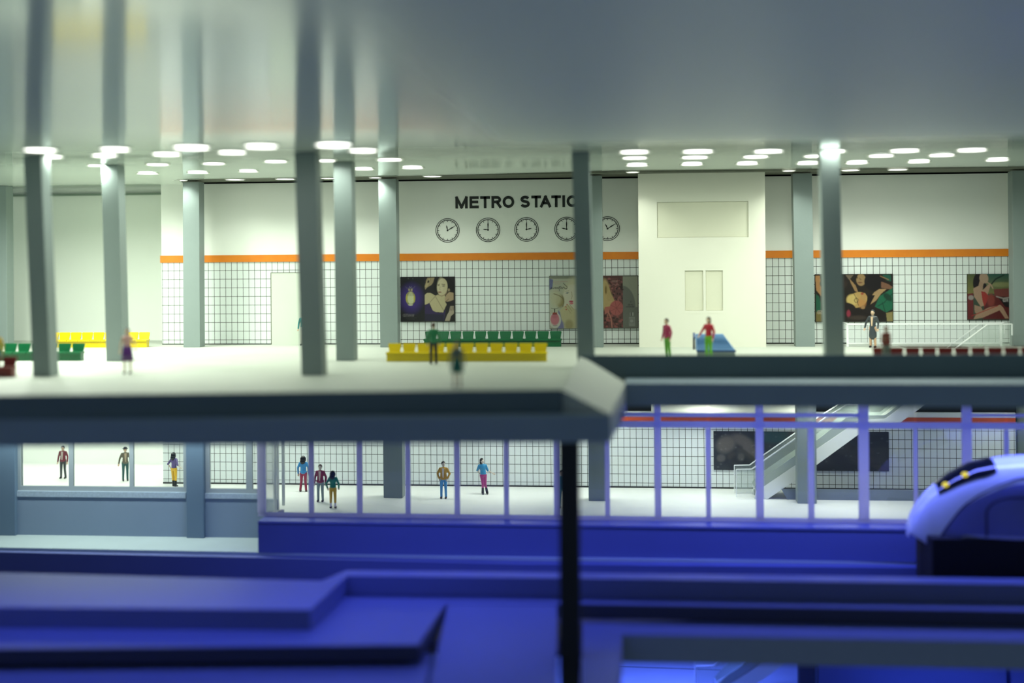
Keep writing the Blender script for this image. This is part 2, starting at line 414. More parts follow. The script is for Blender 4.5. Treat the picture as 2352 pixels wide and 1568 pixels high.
for (a, b, c, d_) in ((1567, 613, 1666, 615), (1567, 718, 1666, 720), (1567, 615, 1568.5, 718), (1664.5, 615, 1666, 718)):
    box(bm, xx(a), xx(c), YS-0.004, YS, zz(d_), zz(b))
obj('window_surround', bm, M_cream, shaft)
# --- columns of the upper hall: (u left, u right of front face at the foot, foot v, sideways lean in px over the height)
cols = [('A', 75, 115, 865, -19), ('B', 244, 282, 829.5, -9), ('C', 421.5, 459, 797.5, 1), ('D', 692, 741, 862.5, -13),
        ('E', 772, 813, 828.5, -3), ('F', 873.5, 914, 797.5, -2), ('G', 1326, 1366, 846, -9), ('H', 1345, 1386, 797.5, -1),
        ('I', 1828, 1872, 796, -4), ('J', 1897, 1941, 837, -9), ('K', 2329, 2374, 795, -1), ('L', -22, 22, 795, 0)]
clab = {
 'A': 'grey square column nearest the left edge, front row, leaning slightly',
 'B': 'grey square column second from the left edge beside the woman in a purple dress',
 'C': 'grey square column against the left end of the tiled wall',
 'D': 'grey square front row column right of the pale door',
 'E': 'grey square column close behind the front row one by the pale door',
 'F': 'grey square column at the left edge of the dark perfume poster',
 'G': 'grey square column hiding the last letters of the black wall lettering',
 'H': 'grey square column just behind the one hiding the wall lettering',
 'I': 'grey square column right of the cream lift shaft, by the tiled wall',
 'J': 'grey square front row column in front of the poster of lying people',
 'K': 'grey square column cut off by the right edge of the picture',
 'L': 'grey square column cut off by the left edge of the picture'}
for (k, u0, u1, v, lean) in cols:
    a = onz(u0, v, 0); b = onz(u1, v, 0); wd = b.x-a.x
    y = (a.y+b.y)/2; wd = max(0.66, min(0.9, wd)); b = Vector((a.x+wd, y, 0))
    sh = lean*y/FPX
    bm = NB(); q = [(a.x, y), (b.x, y), (b.x, y+0.76), (a.x, y+0.76)]
    hexa(bm, [(p[0], p[1], 0) for p in q], [(p[0]+sh, p[1], min(cz(p[1]), 8.6)-0.01) for p in q])
    o = obj('column', bm, M_grey, bevel=0.015); tag(o, clab[k], 'column')
# --- downlights in the glossy ceiling
lights = [(93, 343, 1.2), (118, 358, .9), (240, 355, 1.0), (264, 341, 1.1), (222, 378, .8), (382, 352, 1.1), (362, 376, 1), (339, 397, 1), (440, 337, 1.3), (455, 395, 1),
 (533, 348, 1.1), (491, 374, 1), (571, 392, .9), (600, 334, 1.2), (414, 413, .7), (540, 411.5, .95), (655, 410, .95), (633, 369, 1), (766, 331, 1.3), (748, 367, .9),
 (834, 344, 1.1), (836, 387, .9), (755, 408.5, .8), (895, 365, 1.1), (862, 407, .6), (948, 384, 1), (993, 404, .9), (1457, 347, 1.2), (1458, 361, 1.1), (1463, 378, 1), (1453, 394.5, .6),
 (1603, 346, 1.25), (1596, 359.5, 1.15), (1589, 376, 1), (1765, 345.5, 1.2), (1736, 358, 1.1), (1716, 374.5, 1), (1870, 357, .9), (1912, 345.5, 1.1), (1855, 374, 1), (1812, 391, .6),
 (1968, 372.5, 1), (1953, 390, .85), (2024, 356, 1.1), (2078, 344, 1.2), (2110, 370, 1), (2062, 388.5, .9), (2163, 354.5, 1.1), (2232, 342.5, 1.2),
 (1180, 366, .0), (2290, 366, 1.0), (2400, 352, 1.1)]
bm = NB(); bmesh.ops.create_cone(bm, cap_ends=True, segments=32, radius1=0.5, radius2=0.5, depth=0.02)
m_disc = bpy.data.meshes.new('lens'); bm.to_mesh(m_disc); bm.free(); m_disc.materials.append(M_lampw)
bm = NB()
for i in range(32):
    a0 = 2*PI*i/32; a1 = 2*PI*(i+1)/32
    p = [(math.cos(t)*r, math.sin(t)*r) for t, r in ((a0, .5), (a1, .5), (a1, .57), (a0, .57))]
    prism(bm, p, -0.035, 0.01)
m_rg = bpy.data.meshes.new('ring'); bm.to_mesh(m_rg); bm.free(); m_rg.materials.append(M_ring)
anch = [(93, 'above the leftmost leaning column'), (125, 'right of the leftmost leaning column'), (230, 'left of the second column'), (262, 'above the second column'), (340, 'above the corridor corner'),
 (378, 'above the left end of the tiles'), (420, 'left of the column at the tile end'), (452, 'above the column at the tile end'), (492, 'right of the column at the tile end'), (540, 'above the tiles left of the door'), (585, 'left of the pale door'),
 (632, 'above the pale door'), (758, 'between the paired columns by the door'), (834, 'right of the paired columns by the door'), (870, 'left of the column by the perfume poster'), (897, 'above the column by the perfume poster'), (948, 'above the perfume poster'), (993, 'above the first wall clock'),
 (1448, 'left of the lift shaft'), (1460, 'above the left edge of the lift shaft'), (1600, 'above the middle of the lift shaft'), (1745, 'above the right edge of the lift shaft'), (1812, 'right of the lift shaft'), (1862, 'above the column right of the lift shaft'), (1912, 'above the front column by the lying people poster'),
 (1960, 'above the lying people poster'), (2025, 'above the right part of the lying people poster'), (2070, 'right of the lying people poster'), (2110, 'above the middle of the white railing'), (2163, 'above the bare tiles on the right'), (2232, 'above the poster of the woman in red'), (2290, 'beside the rightmost column'), (2400, 'beyond the right edge of the picture')]
used_l = {}
lights += [(-60, 385, 1.0), (-150, 372, 1.0), (85, 398, 1.0), (262, 404, 0.9)]  # unseen downlights added to brighten the left corridor wall
for (u, v, s) in lights:
    if s <= 0: continue
    rear = v > 402 or (1400 < u < 1460 and v > 390) or (u > 1790 and v > 386)
    if 255 < u < 270 and v > 400: rear = False
    p = onz(u, v, ZSO-0.01) if rear else onceil(u, v) + Vector((0, 0, -0.012))
    rw = 'rear row' if rear else ('front row' if v < 350 else ('second row' if v < 366 else ('third row' if v < 383 else 'fourth row')))
    an = min(anch, key=lambda a: abs(a[0]-u))[1] if u > 0 else 'added over the corridor, left of the picture edge'
    if (rw, an) in used_l: an = 'a little right of the one ' + an if len(an.split()) < 8 else 'next to the one ' + an
    used_l[(rw, an)] = 1
    o = thing('downlight', 'round white ceiling downlight, %s, %s' % (rw, an), 'light', (p.x, p.y, p.z), 0, 'round downlights of the glossy ceiling')
    for nm, me in (('lens', m_disc), ('ring', m_rg)):
        c = bpy.data.objects.new(nm, me); COL.objects.link(c); c.parent = o; c.scale = (s*0.92, s*0.92, 1)
    area(o, 0.9*s, 0.9*s, HALL_W*(0.08 if (v < 350 and u < 900) else ((0.3 if 1900 < u < 1920 else 0.65) if v < 350 else (0.55 if rear else ((7.0 if u < 100 else 3.0) if (u < 300 and v > 370) else (0.45 if 1440 < u < 1760 or 820 < u < 910 else (0.7 if u < 800 else 1.0)))))), (0.93, 1.0, 0.88), 115 if rear else 160)
# ================================================================== LOWER HALL (z from -7.11)
Y1L = onz(300, 1231, ZG).y          # grey window wall, left
YP = onz(1180, 1277, ZG).y          # lit spandrel of the projecting bay
YM = YP + 1.05                      # its mullions
xb0 = ony(593, 1230, YP).x          # left end of the bay
bm = NB()
prism(bm, [(XL, Y1L+0.3), (xb0+0.1, Y1L+0.3), (xb0+0.1, YM+0.1), (XR, YM+0.1), (XR, 76), (XL, 76)], Z1-0.3, Z1)
struct('floor_lower', bm, mat('white_floor_sheets', (232, 235, 228), 0.5, 0.05, 1.2, 0.05))
ZCL = EYE-6.35
bm = NB()
lx0 = ony(2040, 950, 62).x; lx1 = ony(2160, 950, 62).x
for (a, b, c, d) in ((XL, lx0, Y1L+0.8, 76), (lx1, XR, Y1L+0.8, 76), (lx0, lx1, Y1L+0.8, 61.2), (lx0, lx1, 63.6, 76)): box(bm, a, b, c, d, ZCL, ZCL+0.2)
struct('ceiling_lower', bm, M_white)
zl0 = ony(1500, 968, YW).z; zl1 = ony(1500, 956, YW).z; zlw = ony(1500, 944.5, YW).z
xt3 = ony(1160+90/3.92, 1100, YW).x; xt4 = ony(1752+780/3.92+0.0, 1100, YW).x
zt3 = ony(1500, 882/3.92*1.0+880 if False else 880+898/3.92, YW).z
M_tile2 = tile_mat('white_tile_lower', ony(1182.7, 1100, YW).x, PX, zt3, 0.4415)
bm = NB(); box(bm, X0w, X1w, YW, YW+0.2, Z1, zl0+0.02); struct('wall_back_lower', bm, M_tile2)
bm = NB(); box(bm, X0w, X1w, YW-0.02, YW+0.2, zl1-0.02, zlw); struct('wall_back_lower_upper', bm, M_white)
bm = NB(); box(bm, X0w, X1w, YW-0.05, YW-0.022, zl0, zl1); struct('trim_6', bm, orange_mat('red_orange_band', (206, 86, 36), (184, 66, 30), 0, 1))
bm = NB(); box(bm, X0w+3, X1w+2, YW+0.4, YW+0.5, zlw-0.5, ZCL); struct('wall_back_lower_void', bm, M_gap)
bm = NB(); box(bm, X0w, X1w, YW-0.04, YW, Z1, Z1+0.07); struct('baseboard_back_lower', bm, M_ink)
bm = NB(); box(bm, XL, X0w+1.5, 71.0, 71.2, Z1, ZCL); struct('wall_left_lower', bm, M_wall_soft)
bm = NB(); box(bm, X0w, X0w+0.15, YW+0.2, 71, Z1, ZCL); struct('wall_left_lower_return', bm, M_wall_soft)
bm = NB(); box(bm, X1w+0.1, X1w+0.3, YM+0.6, YW+0.2, Z1, ZCL); struct('wall_right_lower', bm, mat('grey_green_wall', (120, 136, 130), 0.7))
bm = NB(); wbox(bm, 1496, 930, 1838, 951, YW-1.2, 0.8)
struct('trim_7', bm, M_cream)
# lamps of the lower hall
M_panel = emis('ceiling_panel_glow', (1.0, 1.0, 0.95), LAMP_LOW)
k = 0
for yy in (59.6, 62.4, 68.3):  # nearest row is added to brighten the escalator
    for i in range(13):
        x = -36 + i*4.9
        if yy > 66 and x > X0w-1: continue
        if yy < 60 and x < 2: continue
        if yy > 66: y2 = 68.6
        else: y2 = yy
        if lx0-0.8 < x < lx1+0.8: x = lx0-1.1
        o = thing('ceiling_lamp', 'square white lamp under the lower hall ceiling, behind the grey beams', 'light', (x, y2, ZCL-0.04), 0, 'lamps of the lower hall ceiling')
        bm = NB(); box(bm, x-.6, x+.6, y2-.6, y2+.6, ZCL-0.04, ZCL-0.02); obj('lens', bm, M_panel, o)
        area(o, 1.1, 1.1, LOW_W*(0.35 if yy < 60 else (0.75 if x > 6 else 1.0)), (0.97, 1.0, 0.94), 150, -0.02, False)
        bm = NB()
        for (a, b, c, d) in ((-.65, .65, -.65, -.6), (-.65, .65, .6, .65), (-.65, -.6, -.6, .6), (.6, .65, -.6, .6)): box(bm, x+a, x+b, y2+c, y2+d, ZCL-0.06, ZCL)
        obj('ring', bm, M_ring, o)
# --- grey window wall at the left
def wx(u, y=None): return ony(u, 1180, y or Y1L).x
zsb = ony(233, 1141.5, Y1L).z; zst = ony(233, 1128.5, Y1L).z; zpb = ony(233, 1117.5, Y1L).z
zftop = ZLB
M_gwall = mat('blue_grey_wall', (128, 146, 164), 0.6, 0.04, 0.8)
bm = NB(); box(bm, XL, wx(430), Y1L, Y1L+0.25, ZG, zsb); box(bm, wx(470), xb0-0.02, Y1L, Y1L+0.25, ZG, zsb-0.02)
struct('wall_front', bm, M_gwall)
def window(n, us, panes, y, zb, ztop, sill_t):
    """us = outer u range, panes = list of (u0,u1) openings"""
    bm = NB(); xs = [ony(us[0], 1120, y).x]
    for (a, b) in panes: xs += [ony(a, 1120, y).x, ony(b, 1120, y).x]
    xs.append(ony(us[1], 1120, y).x)
    for i in range(0, len(xs), 2): box(bm, xs[i], xs[i+1], y+0.05, y+0.2, zb, ztop)
    box(bm, xs[0], xs[-1], y+0.05, y+0.2, sill_t, zb); box(bm, xs[0], xs[-1], y+0.05, y+0.2, ztop-0.15, ztop)
    w_ = struct('window_%d' % n, bm, M_frame)
    for (a, b) in panes:
        bm = NB(); box(bm, ony(a, 1120, y).x-0.01, ony(b, 1120, y).x+0.01, y+0.1, y+0.12, zb-0.01, ztop-0.15)
        obj('pane', bm, M_glass, parent=w_)
    bm = NB(); box(bm, xs[0], xs[-1], y-0.06, y+0.25, zsb, sill_t); obj('window_sill', bm, M_sill, parent=w_)
window(1, (38.5, 427), [(46.5, 157), (167, 296.5), (305.5, 420.5)], Y1L, zpb, zftop, zst)
window(2, (471.5, 592), [(481, 564.5), (579, 592)], Y1L, zpb-0.05, zftop, zst-0.03)
window(3, (-330, 0), [(-320, -200), (-190, -60)], Y1L, zpb, zftop, zst)
for (a, b, lab) in ((428, 471, 'blue grey column between the two grey framed lower windows'), (-12, 38, 'blue grey column at the left edge beside the lower windows')):
    bm = NB(); y = Y1L-0.22; box(bm, ony(a, 1180, y).x, ony(b-3, 1180, y).x, y, y+0.8, ZG, ZLB-0.01)
    tag(obj('column', bm, mat('slate_blue_paint', (100, 122, 140), 0.5, 0.04, 1.2), bevel=0.02), lab, 'column')
# ground in front of the windows and edge of the track trench
e0 = [onz(-500, 1250, ZG), onz(0, 1257, ZG), onz(590, 1268, ZG), onz(1180, 1280, ZG), onz(2352, 1292, ZG), onz(2800, 1297, ZG)]
bm = NB(); prism(bm, [(p.x, p.y) for p in e0] + [(XR, 62), (XL, 62)], ZG-0.5, ZG); struct('floor_ground', bm, M_ground)
e1 = [onz(-500, 1262, ZG-0.12), onz(0, 1268, ZG-0.12), onz(590, 1281, ZG-0.12), onz(1180, 1296, ZG-0.12), onz(2352, 1306, ZG-0.12), onz(2800, 1311, ZG-0.12)]
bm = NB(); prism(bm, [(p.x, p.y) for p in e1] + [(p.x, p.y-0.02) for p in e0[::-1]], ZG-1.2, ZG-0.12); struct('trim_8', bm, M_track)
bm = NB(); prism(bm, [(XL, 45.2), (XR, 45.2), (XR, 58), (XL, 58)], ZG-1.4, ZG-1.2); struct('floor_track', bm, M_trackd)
# --- projecting bay with blue lit frame
zp1 = ony(1180, 1203, YP).z
bm = NB(); box(bm, xb0, XR, YP, YP+0.3, ZG, zp1-0.12)
struct('wall_front_bay', bm, M_track)
bm = NB(); box(bm, xb0, XR, YP-0.05, YM+0.3, zp1-0.12, zp1)
struct('trim_9', bm, M_track, bevel=0.02)
bm = NB(); box(bm, xb0, xb0+0.25, YP+0.3, Y1L+0.3, ZG, zp1-0.12); struct('wall_front_return', bm, M_track)
ztop = ZLB-0.02
def mx_(u): return ony(u, 1100, YM).x
bayw = struct('window_4', (lambda bm: (box(bm, mx_(593), XR, YM-0.06, YM+0.08, zp1, zp1+0.17), bm)[1])(NB()), M_frame2)
posts = [(601, 19), (826, 12), (1050, 12), (1278, 12), (1511, 15), (1745, 17), (1984, 22), (2221, 20), (2460, 20)]
mull = [(715, 11), (937, 11), (1163, 11), (1395, 11), (1627, 11), (1863, 13), (2103, 8), (2312, 9)]
zr1 = ony(1600, 975, YM).z
for (u, wd_) in posts + mull:
    bm = NB(); c = mx_(u); h = wd_*YM/FPX/2
    full = (u, wd_) in posts or u < 1300
    box(bm, c-h, c+h, YM-0.09 if full else YM-0.07, YM+0.1, zp1+0.17, ztop if full else zr1-0.15)
    obj('post' if full else 'mullion', bm, M_frame2, parent=bayw)
for (u0, u1, v0, v1) in ((1290, 2560, 968, 982), (1290, 1990, 948, 957), (2221, 2560, 948, 955)):
    bm = NB(); z0 = ony(1700, v1, YM).z; z1 = ony(1700, v0, YM).z
    box(bm, mx_(u0), mx_(u1), YM-0.075, YM+0.06, z0, z1); obj('transom', bm, M_frame2, parent=bayw)
allu = sorted(posts+mull)
for i in range(len(allu)-1):
    a, b = allu[i], allu[i+1]
    bm = NB(); box(bm, mx_(a[0]+a[1]/2-1), mx_(b[0]-b[1]/2+1), YM, YM+0.02, zp1+0.16, ztop)
    obj('pane', bm, M_glass, parent=bayw)
# side return of the bay in glass
bm = NB(); box(bm, mx_(606), mx_(606)+0.05, YM+0.1, Y1L+0.2, Z1+0.15, ztop); o = struct('window_5', bm, M_glass2)
bm = NB(); box(bm, mx_(606)-0.06, mx_(606)+0.14, YM+0.1, Y1L+0.2, Z1, Z1+0.18); obj('window_frame', bm, M_cream, parent=o)
for yy in (YM+1.6, YM+3.0, Y1L+0.15):
    bm = NB(); box(bm, mx_(606)-0.04, mx_(606)+0.09, yy, yy+0.06, Z1+0.18, ztop); obj('window_frame', bm, M_cream, parent=o)
# lower columns
for (a, b, v, lab) in ((881, 925, 1143, 'grey square column in the lower hall left of the man in a tan jacket'),
                       (1352, 1386, 1150, 'grey square column in the lower hall right of the black foreground post'),
                       (1832, 1876, 1156, 'grey square column in the lower hall in front of the escalator')):
    p = onz(a, v, Z1); q = onz(b, v, Z1); wd_ = max(0.84, q.x-p.x)
    bm = NB(); box(bm, p.x, p.x+wd_, p.y, p.y+0.75, Z1, ZCL); tag(obj('column', bm, M_grey, bevel=0.015), lab, 'column')
# low grey kerb wall behind the escalator
p = onz(1900, 1148, Z1)
bm = NB(); a = ony(1795, 1135, p.y).x; a2 = ony(1808, 1135, p.y).x; b = ony(2380, 1135, p.y).x; zt_ = ony(1900, 1124, p.y).z
hexa(bm, [(a2, p.y, Z1), (b, p.y, Z1), (b, p.y+.18, Z1), (a2, p.y+.18, Z1)], [(a, p.y, zt_), (b, p.y, zt_), (b, p.y+.18, zt_), (a, p.y+.18, zt_)])
o = obj('low_wall', bm, mat('mid_grey_board', (118, 130, 138), 0.5)); tag(o, 'low grey kerb wall with slanted end on the lower hall floor behind the escalator', 'low wall')
# ================================================================== STEPPED TRACK SLABS
ZS2 = Z1-0.68
s1 = [onz(-500, 1390, Z1), onz(0, 1394, Z1), onz(712, 1400, Z1), onz(797, 1322, Z1), onz(1200, 1326, Z1), onz(2352, 1341, Z1), onz(2800, 1347, Z1)]
s1b = [onz(2800, 1333, Z1), onz(2352, 1328, Z1), onz(1200, 1313, Z1), onz(795, 1308.5, Z1), onz(738, 1333, Z1), onz(0, 1314, Z1), onz(-500, 1302, Z1)]
bm = NB(); prism(bm, [(p.x, p.y) for p in s1+s1b], ZS2+0.002, Z1)
struct('floor_slab_track', bm, M_track, bevel=0.03)
s2 = [onz(-500, 1492, ZS2), onz(0, 1489, ZS2), onz(960, 1480, ZS2), onz(1024, 1386, ZS2), onz(1282, 1387, ZS2), onz(1335, 1386, ZS2), onz(2352, 1402, ZS2), onz(2800, 1408, ZS2)]
s2b = [onz(2800, 1350, ZS2), onz(2352, 1345, ZS2), onz(1200, 1330, ZS2), onz(810, 1326, ZS2), onz(700, 1348, ZS2), onz(0, 1334, ZS2), onz(-500, 1322, ZS2)]
bm = NB(); prism(bm, [(p.x, p.y) for p in s2+s2b], ZS2-0.5, ZS2)
struct('floor_slab_ledge', bm, M_track, bevel=0.02)
# darker strips on the ledge fronts, their lack of light put into the colour
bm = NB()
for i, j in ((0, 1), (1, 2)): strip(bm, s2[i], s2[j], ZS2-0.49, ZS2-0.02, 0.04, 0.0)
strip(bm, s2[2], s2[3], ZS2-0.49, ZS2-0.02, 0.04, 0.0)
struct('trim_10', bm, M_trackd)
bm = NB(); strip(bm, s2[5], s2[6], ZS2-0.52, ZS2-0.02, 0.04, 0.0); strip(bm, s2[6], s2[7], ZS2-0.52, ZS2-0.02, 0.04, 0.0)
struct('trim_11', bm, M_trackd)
# sloping walkway
def ondrop(u, v, z): return onz(u, v, z)
r = [onz(1028, 1388, ZS2-0.02), onz(1279, 1389, ZS2-0.02), onz(1279, 1640, ZS2-1.05), onz(972, 1640, ZS2-1.05)]
bm = NB(); hexa(bm, [(p.x, p.y, p.z-0.35) for p in r], [tuple(p) for p in r]); struct('floor_ramp', bm, M_track)
# lowest slab in the left corner
q = [onz(-500, 1500, -8.45), onz(0, 1500, -8.45), onz(990, 1500, -8.45), onz(958, 1700, -8.45), onz(-500, 1700, -8.45)]
bm = NB(); prism(bm, [(p.x, p.y) for p in q], -8.8, -8.45); struct('floor_low_corner', bm, M_track)
# right lower ledge with beam
ZS3 = ZS2-0.56
s3 = [onz(1338, 1428, ZS3), onz(1333, 1640, ZS3), onz(1421, 1640, ZS3), onz(1429, 1457, ZS3), onz(2352, 1473, ZS3), onz(2800, 1480, ZS3), onz(2800, 1420, ZS3), onz(2352, 1416, ZS3)]
bm = NB(); prism(bm, [(p.x, p.y) for p in s3], ZS3-0.9, ZS3)
struct('floor_walkway', bm, M_track, bevel=0.02)
bm = NB(); strip(bm, s3[3], s3[4], ZS3-0.9, ZS3-0.03, 0.05, 0.0); strip(bm, s3[4], s3[5], ZS3-0.9, ZS3-0.03, 0.05, 0.0)
struct('trim_12', bm, mat('olive_slate_paint', (134, 148, 168), 0.6, 0.05))
# black foreground post
p0 = atd(1284, 1200, 41.3); p1 = atd(1331, 1200, 41.3)
bm = NB(); box(bm, p0.x, p1.x, p0.y, p0.y+0.6, -13.5, ZLB-0.005)
tag(obj('column', bm, M_black, bevel=0.02), 'black square post in the foreground holding up the grey beam', 'column')
# deepest level seen under the lower beam
bm = NB(); prism(bm, [(XL, 44), (XR, 44), (XR, 70), (XL, 70)], Z2-0.3, Z2); struct('floor_deep', bm, mat('blue_white_floor', (190, 198, 214), 0.5, 0.05, 1.0))
a = onz(1400, 1530, Z2); b = onz(1690, 1540, Z2)
bm = NB(); prism(bm, [(a.x, a.y), (b.x, b.y), (b.x, b.y+0.05), (a.x, a.y+0.05)], Z2, Z2+0.012); struct('trim_13', bm, M_ink)
bm = NB(); p = onz(1880, 1600, Z2); q = ony(2311, 1560, p.y); box(bm, p.x, q.x, p.y, p.y+4, Z2, ony(2000, 1512, p.y).z)
struct('wall_deep', bm, M_track)
bm = NB(); q2 = ony(2323, 1560, p.y); box(bm, q2.x, q2.x+8, p.y, p.y+4, Z2, ony(2000, 1512, p.y).z)
struct('wall_deep_right', bm, M_track)
bm = NB(); box(bm, XL, XR, 64.9, 65.1, Z2, ZG-1.4); struct('wall_deep_back', bm, M_track)
a = onz(1836, 1600, Z2); b = onz(1872, 1600, Z2)
bm = NB(); box(bm, a.x, b.x, a.y-0.1, a.y+.6, Z2, ZG-1.5); tag(obj('column', bm, M_trackd), 'dark blue column on the deepest level under the lower right beam', 'column')
# ------------------------------------------------------------------ led strips
M_led = emis('blue_led', (0.13, 0.17, 1.0), LED)
M_led2 = emis('blue_led_deep', (0.10, 0.20, 1.0), LED2)
def ledstrip(x0, x1, y, z, m, lab, power, col, spread=170):
    o = thing('led_strip', lab, 'light', ((x0+x1)/2, y, z))
    bm = NB(); box(bm, x0, x1, y-0.09, y+0.09, z-0.03, z); obj('diode_band', bm, m, o)
    bm = NB(); box(bm, x0, x1, y-0.13, y-0.09, z-0.03, z+0.01); box(bm, x0, x1, y+0.09, y+0.13, z-0.03, z+0.01); obj('channel', bm, M_ring, o)
    area(o, x1-x0, 0.18, power, col, spread, -0.04, False)
BL = (0.15, 0.20, 0.95)
ledstrip(-14.5, -1.3, 49.5, ZLB-0.01, M_led, 'blue light strip under the left run of the grey beam, at its middle', LED_W, BL)
def ledskew(a, b, z, m, lab, power, col):
    mid = (a+b)/2; d = (b-a); L_ = d.length; o = thing('led_strip', lab, 'light', (mid.x, mid.y, z), math.atan2(d.y, d.x))
    bm = NB(); box(bm, -L_/2, L_/2, -.09, .09, -0.03, 0); obj('diode_band', bm, m, o, world=False)
    bm = NB(); box(bm, -L_/2, L_/2, -.13, -.09, -0.03, .01); box(bm, -L_/2, L_/2, .09, .13, -0.03, .01); obj('channel', bm, M_ring, o, world=False)
    area(o, L_, .18, power, col, 175, -0.04, False)
ledskew(Vector((-25, ld[2].y+(ld[1].y-ld[2].y)*(-25-ld[2].x)/(ld[1].x-ld[2].x)+.6)), Vector((ld[2].x-3.6, ld[2].y+.6)), ZLB-0.01, M_led, 'blue light strip under the left run of the grey beam, close to its front', LED_W*0.9, BL)
ledskew(Vector((lr[0].x+.6, 52.0)), Vector((20, 50.5)), ZRB-0.01, M_led, 'blue light strip under the right run of the grey beam', LED_W*2.6, BL)
ledstrip(-3, 16, 55.5, ZG-1.42, M_led2, 'blue light strip under the track bed on the right', LED2_W, (0.10, 0.18, 1.0))
ledstrip(-30, xb0-1.2, 55.5, ZLB-0.01, emis('added_white_led', (1, 1, 0.95), 6.0), 'added white light strip above the ground by the grey lower windows', 650, (0.85, 1.0, 0.97))  # unseen strip added to whiten the ground and wall below the windows
# ================================================================== POSTERS
def P(c): return np.array([lin(c[0]), lin(c[1]), lin(c[2])])
class Painter:
    def __init__(s, x0, y0, x1, y1, W, H, bg):
        s.X, s.Y = np.meshgrid(np.linspace(x0, x1, W), np.linspace(y0, y1, H)); s.W, s.H = W, H
        s.img = np.zeros((H, W, 3)) + P(bg); s.px = (x1-x0)/W
    def put(s, m, c, a=1.0):
        m = np.clip(m, 0, 1)[..., None]*a; s.img = s.img*(1-m)+P(c)*m
    def ell(s, cx, cy, rx, ry, c, ang=0, soft=None, a=1.0):
        t = math.radians(ang); dx, dy = s.X-cx, s.Y-cy
        u = (dx*math.cos(t)+dy*math.sin(t))/rx; v = (-dx*math.sin(t)+dy*math.cos(t))/ry
        d = np.sqrt(u*u+v*v); sf = soft if soft else max(0.03, s.px*1.2/min(rx, ry)); s.put((1-d)/sf+0.5, c, a)
    def poly(s, pts, c, a=1.0):
        inside = np.zeros(s.X.shape, bool); n = len(pts)
        for i in range(n):
            (x1, y1), (x2, y2) = pts[i], pts[(i+1) % n]
            if y1 == y2: continue
            cnd = ((y1 > s.Y) != (y2 > s.Y)) & (s.X < (x2-x1)*(s.Y-y1)/(y2-y1)+x1); inside ^= cnd
        s.put(inside.astype(float), c, a)
    def line(s, pts, wd, c, a=1.0):
        m = np.zeros(s.X.shape)
        for i in range(len(pts)-1):
            (x1, y1), (x2, y2) = pts[i], pts[i+1]; dx, dy = x2-x1, y2-y1; L2 = dx*dx+dy*dy+1e-9
            t = np.clip(((s.X-x1)*dx+(s.Y-y1)*dy)/L2, 0, 1); d = np.hypot(s.X-x1-t*dx, s.Y-y1-t*dy)
            m = np.maximum(m, np.clip((wd/2-d)/(s.px)+0.5, 0, 1))
        s.put(m, c, a)
    def grad(s, x0, y0, x1, y1, c0, c1, axis='y'):
        m = (s.X >= x0) & (s.X <= x1) & (s.Y >= y0) & (s.Y <= y1)
        t = np.clip((s.Y-y0)/(y1-y0) if axis == 'y' else (s.X-x0)/(x1-x0), 0, 1)[..., None]
        s.img = np.where(m[..., None], P(c0)*(1-t)+P(c1)*t, s.img)
    def text(s, txt, x, y, h, c, wd, mirror=True, sp=1.0, a=1.0):
        """x,y = left baseline; mirrored text reads right to left"""
        ww = [LW.get(ch, .6)*h*sp for ch in txt]; tot = sum(ww)+0.22*h*sp*(len(txt)-1); cx = 0
        for ch, q in zip(txt, ww):
            for pl in LET.get(ch, []):
                pts = []
                for (a_, b_) in pl:
                    px = cx+a_*q; px = x+(tot-px if mirror else px); pts.append((px, y-b_*h))
                s.line(pts, wd, c, a)
            cx += q+0.22*h*sp
def arc(cx, cy, rx, ry, a0, a1, n=10): return [(cx+rx*math.cos(math.radians(a0+(a1-a0)*i/n)), cy+ry*math.sin(math.radians(a0+(a1-a0)*i/n))) for i in range(n+1)]
LW = {'I': .06, 'M': .95, 'W': 1.1, 'O': .92, 'D': .75, 'E': .68, 'T': .76, 'R': .76, 'S': .74, 'A': .86, 'N': .74}
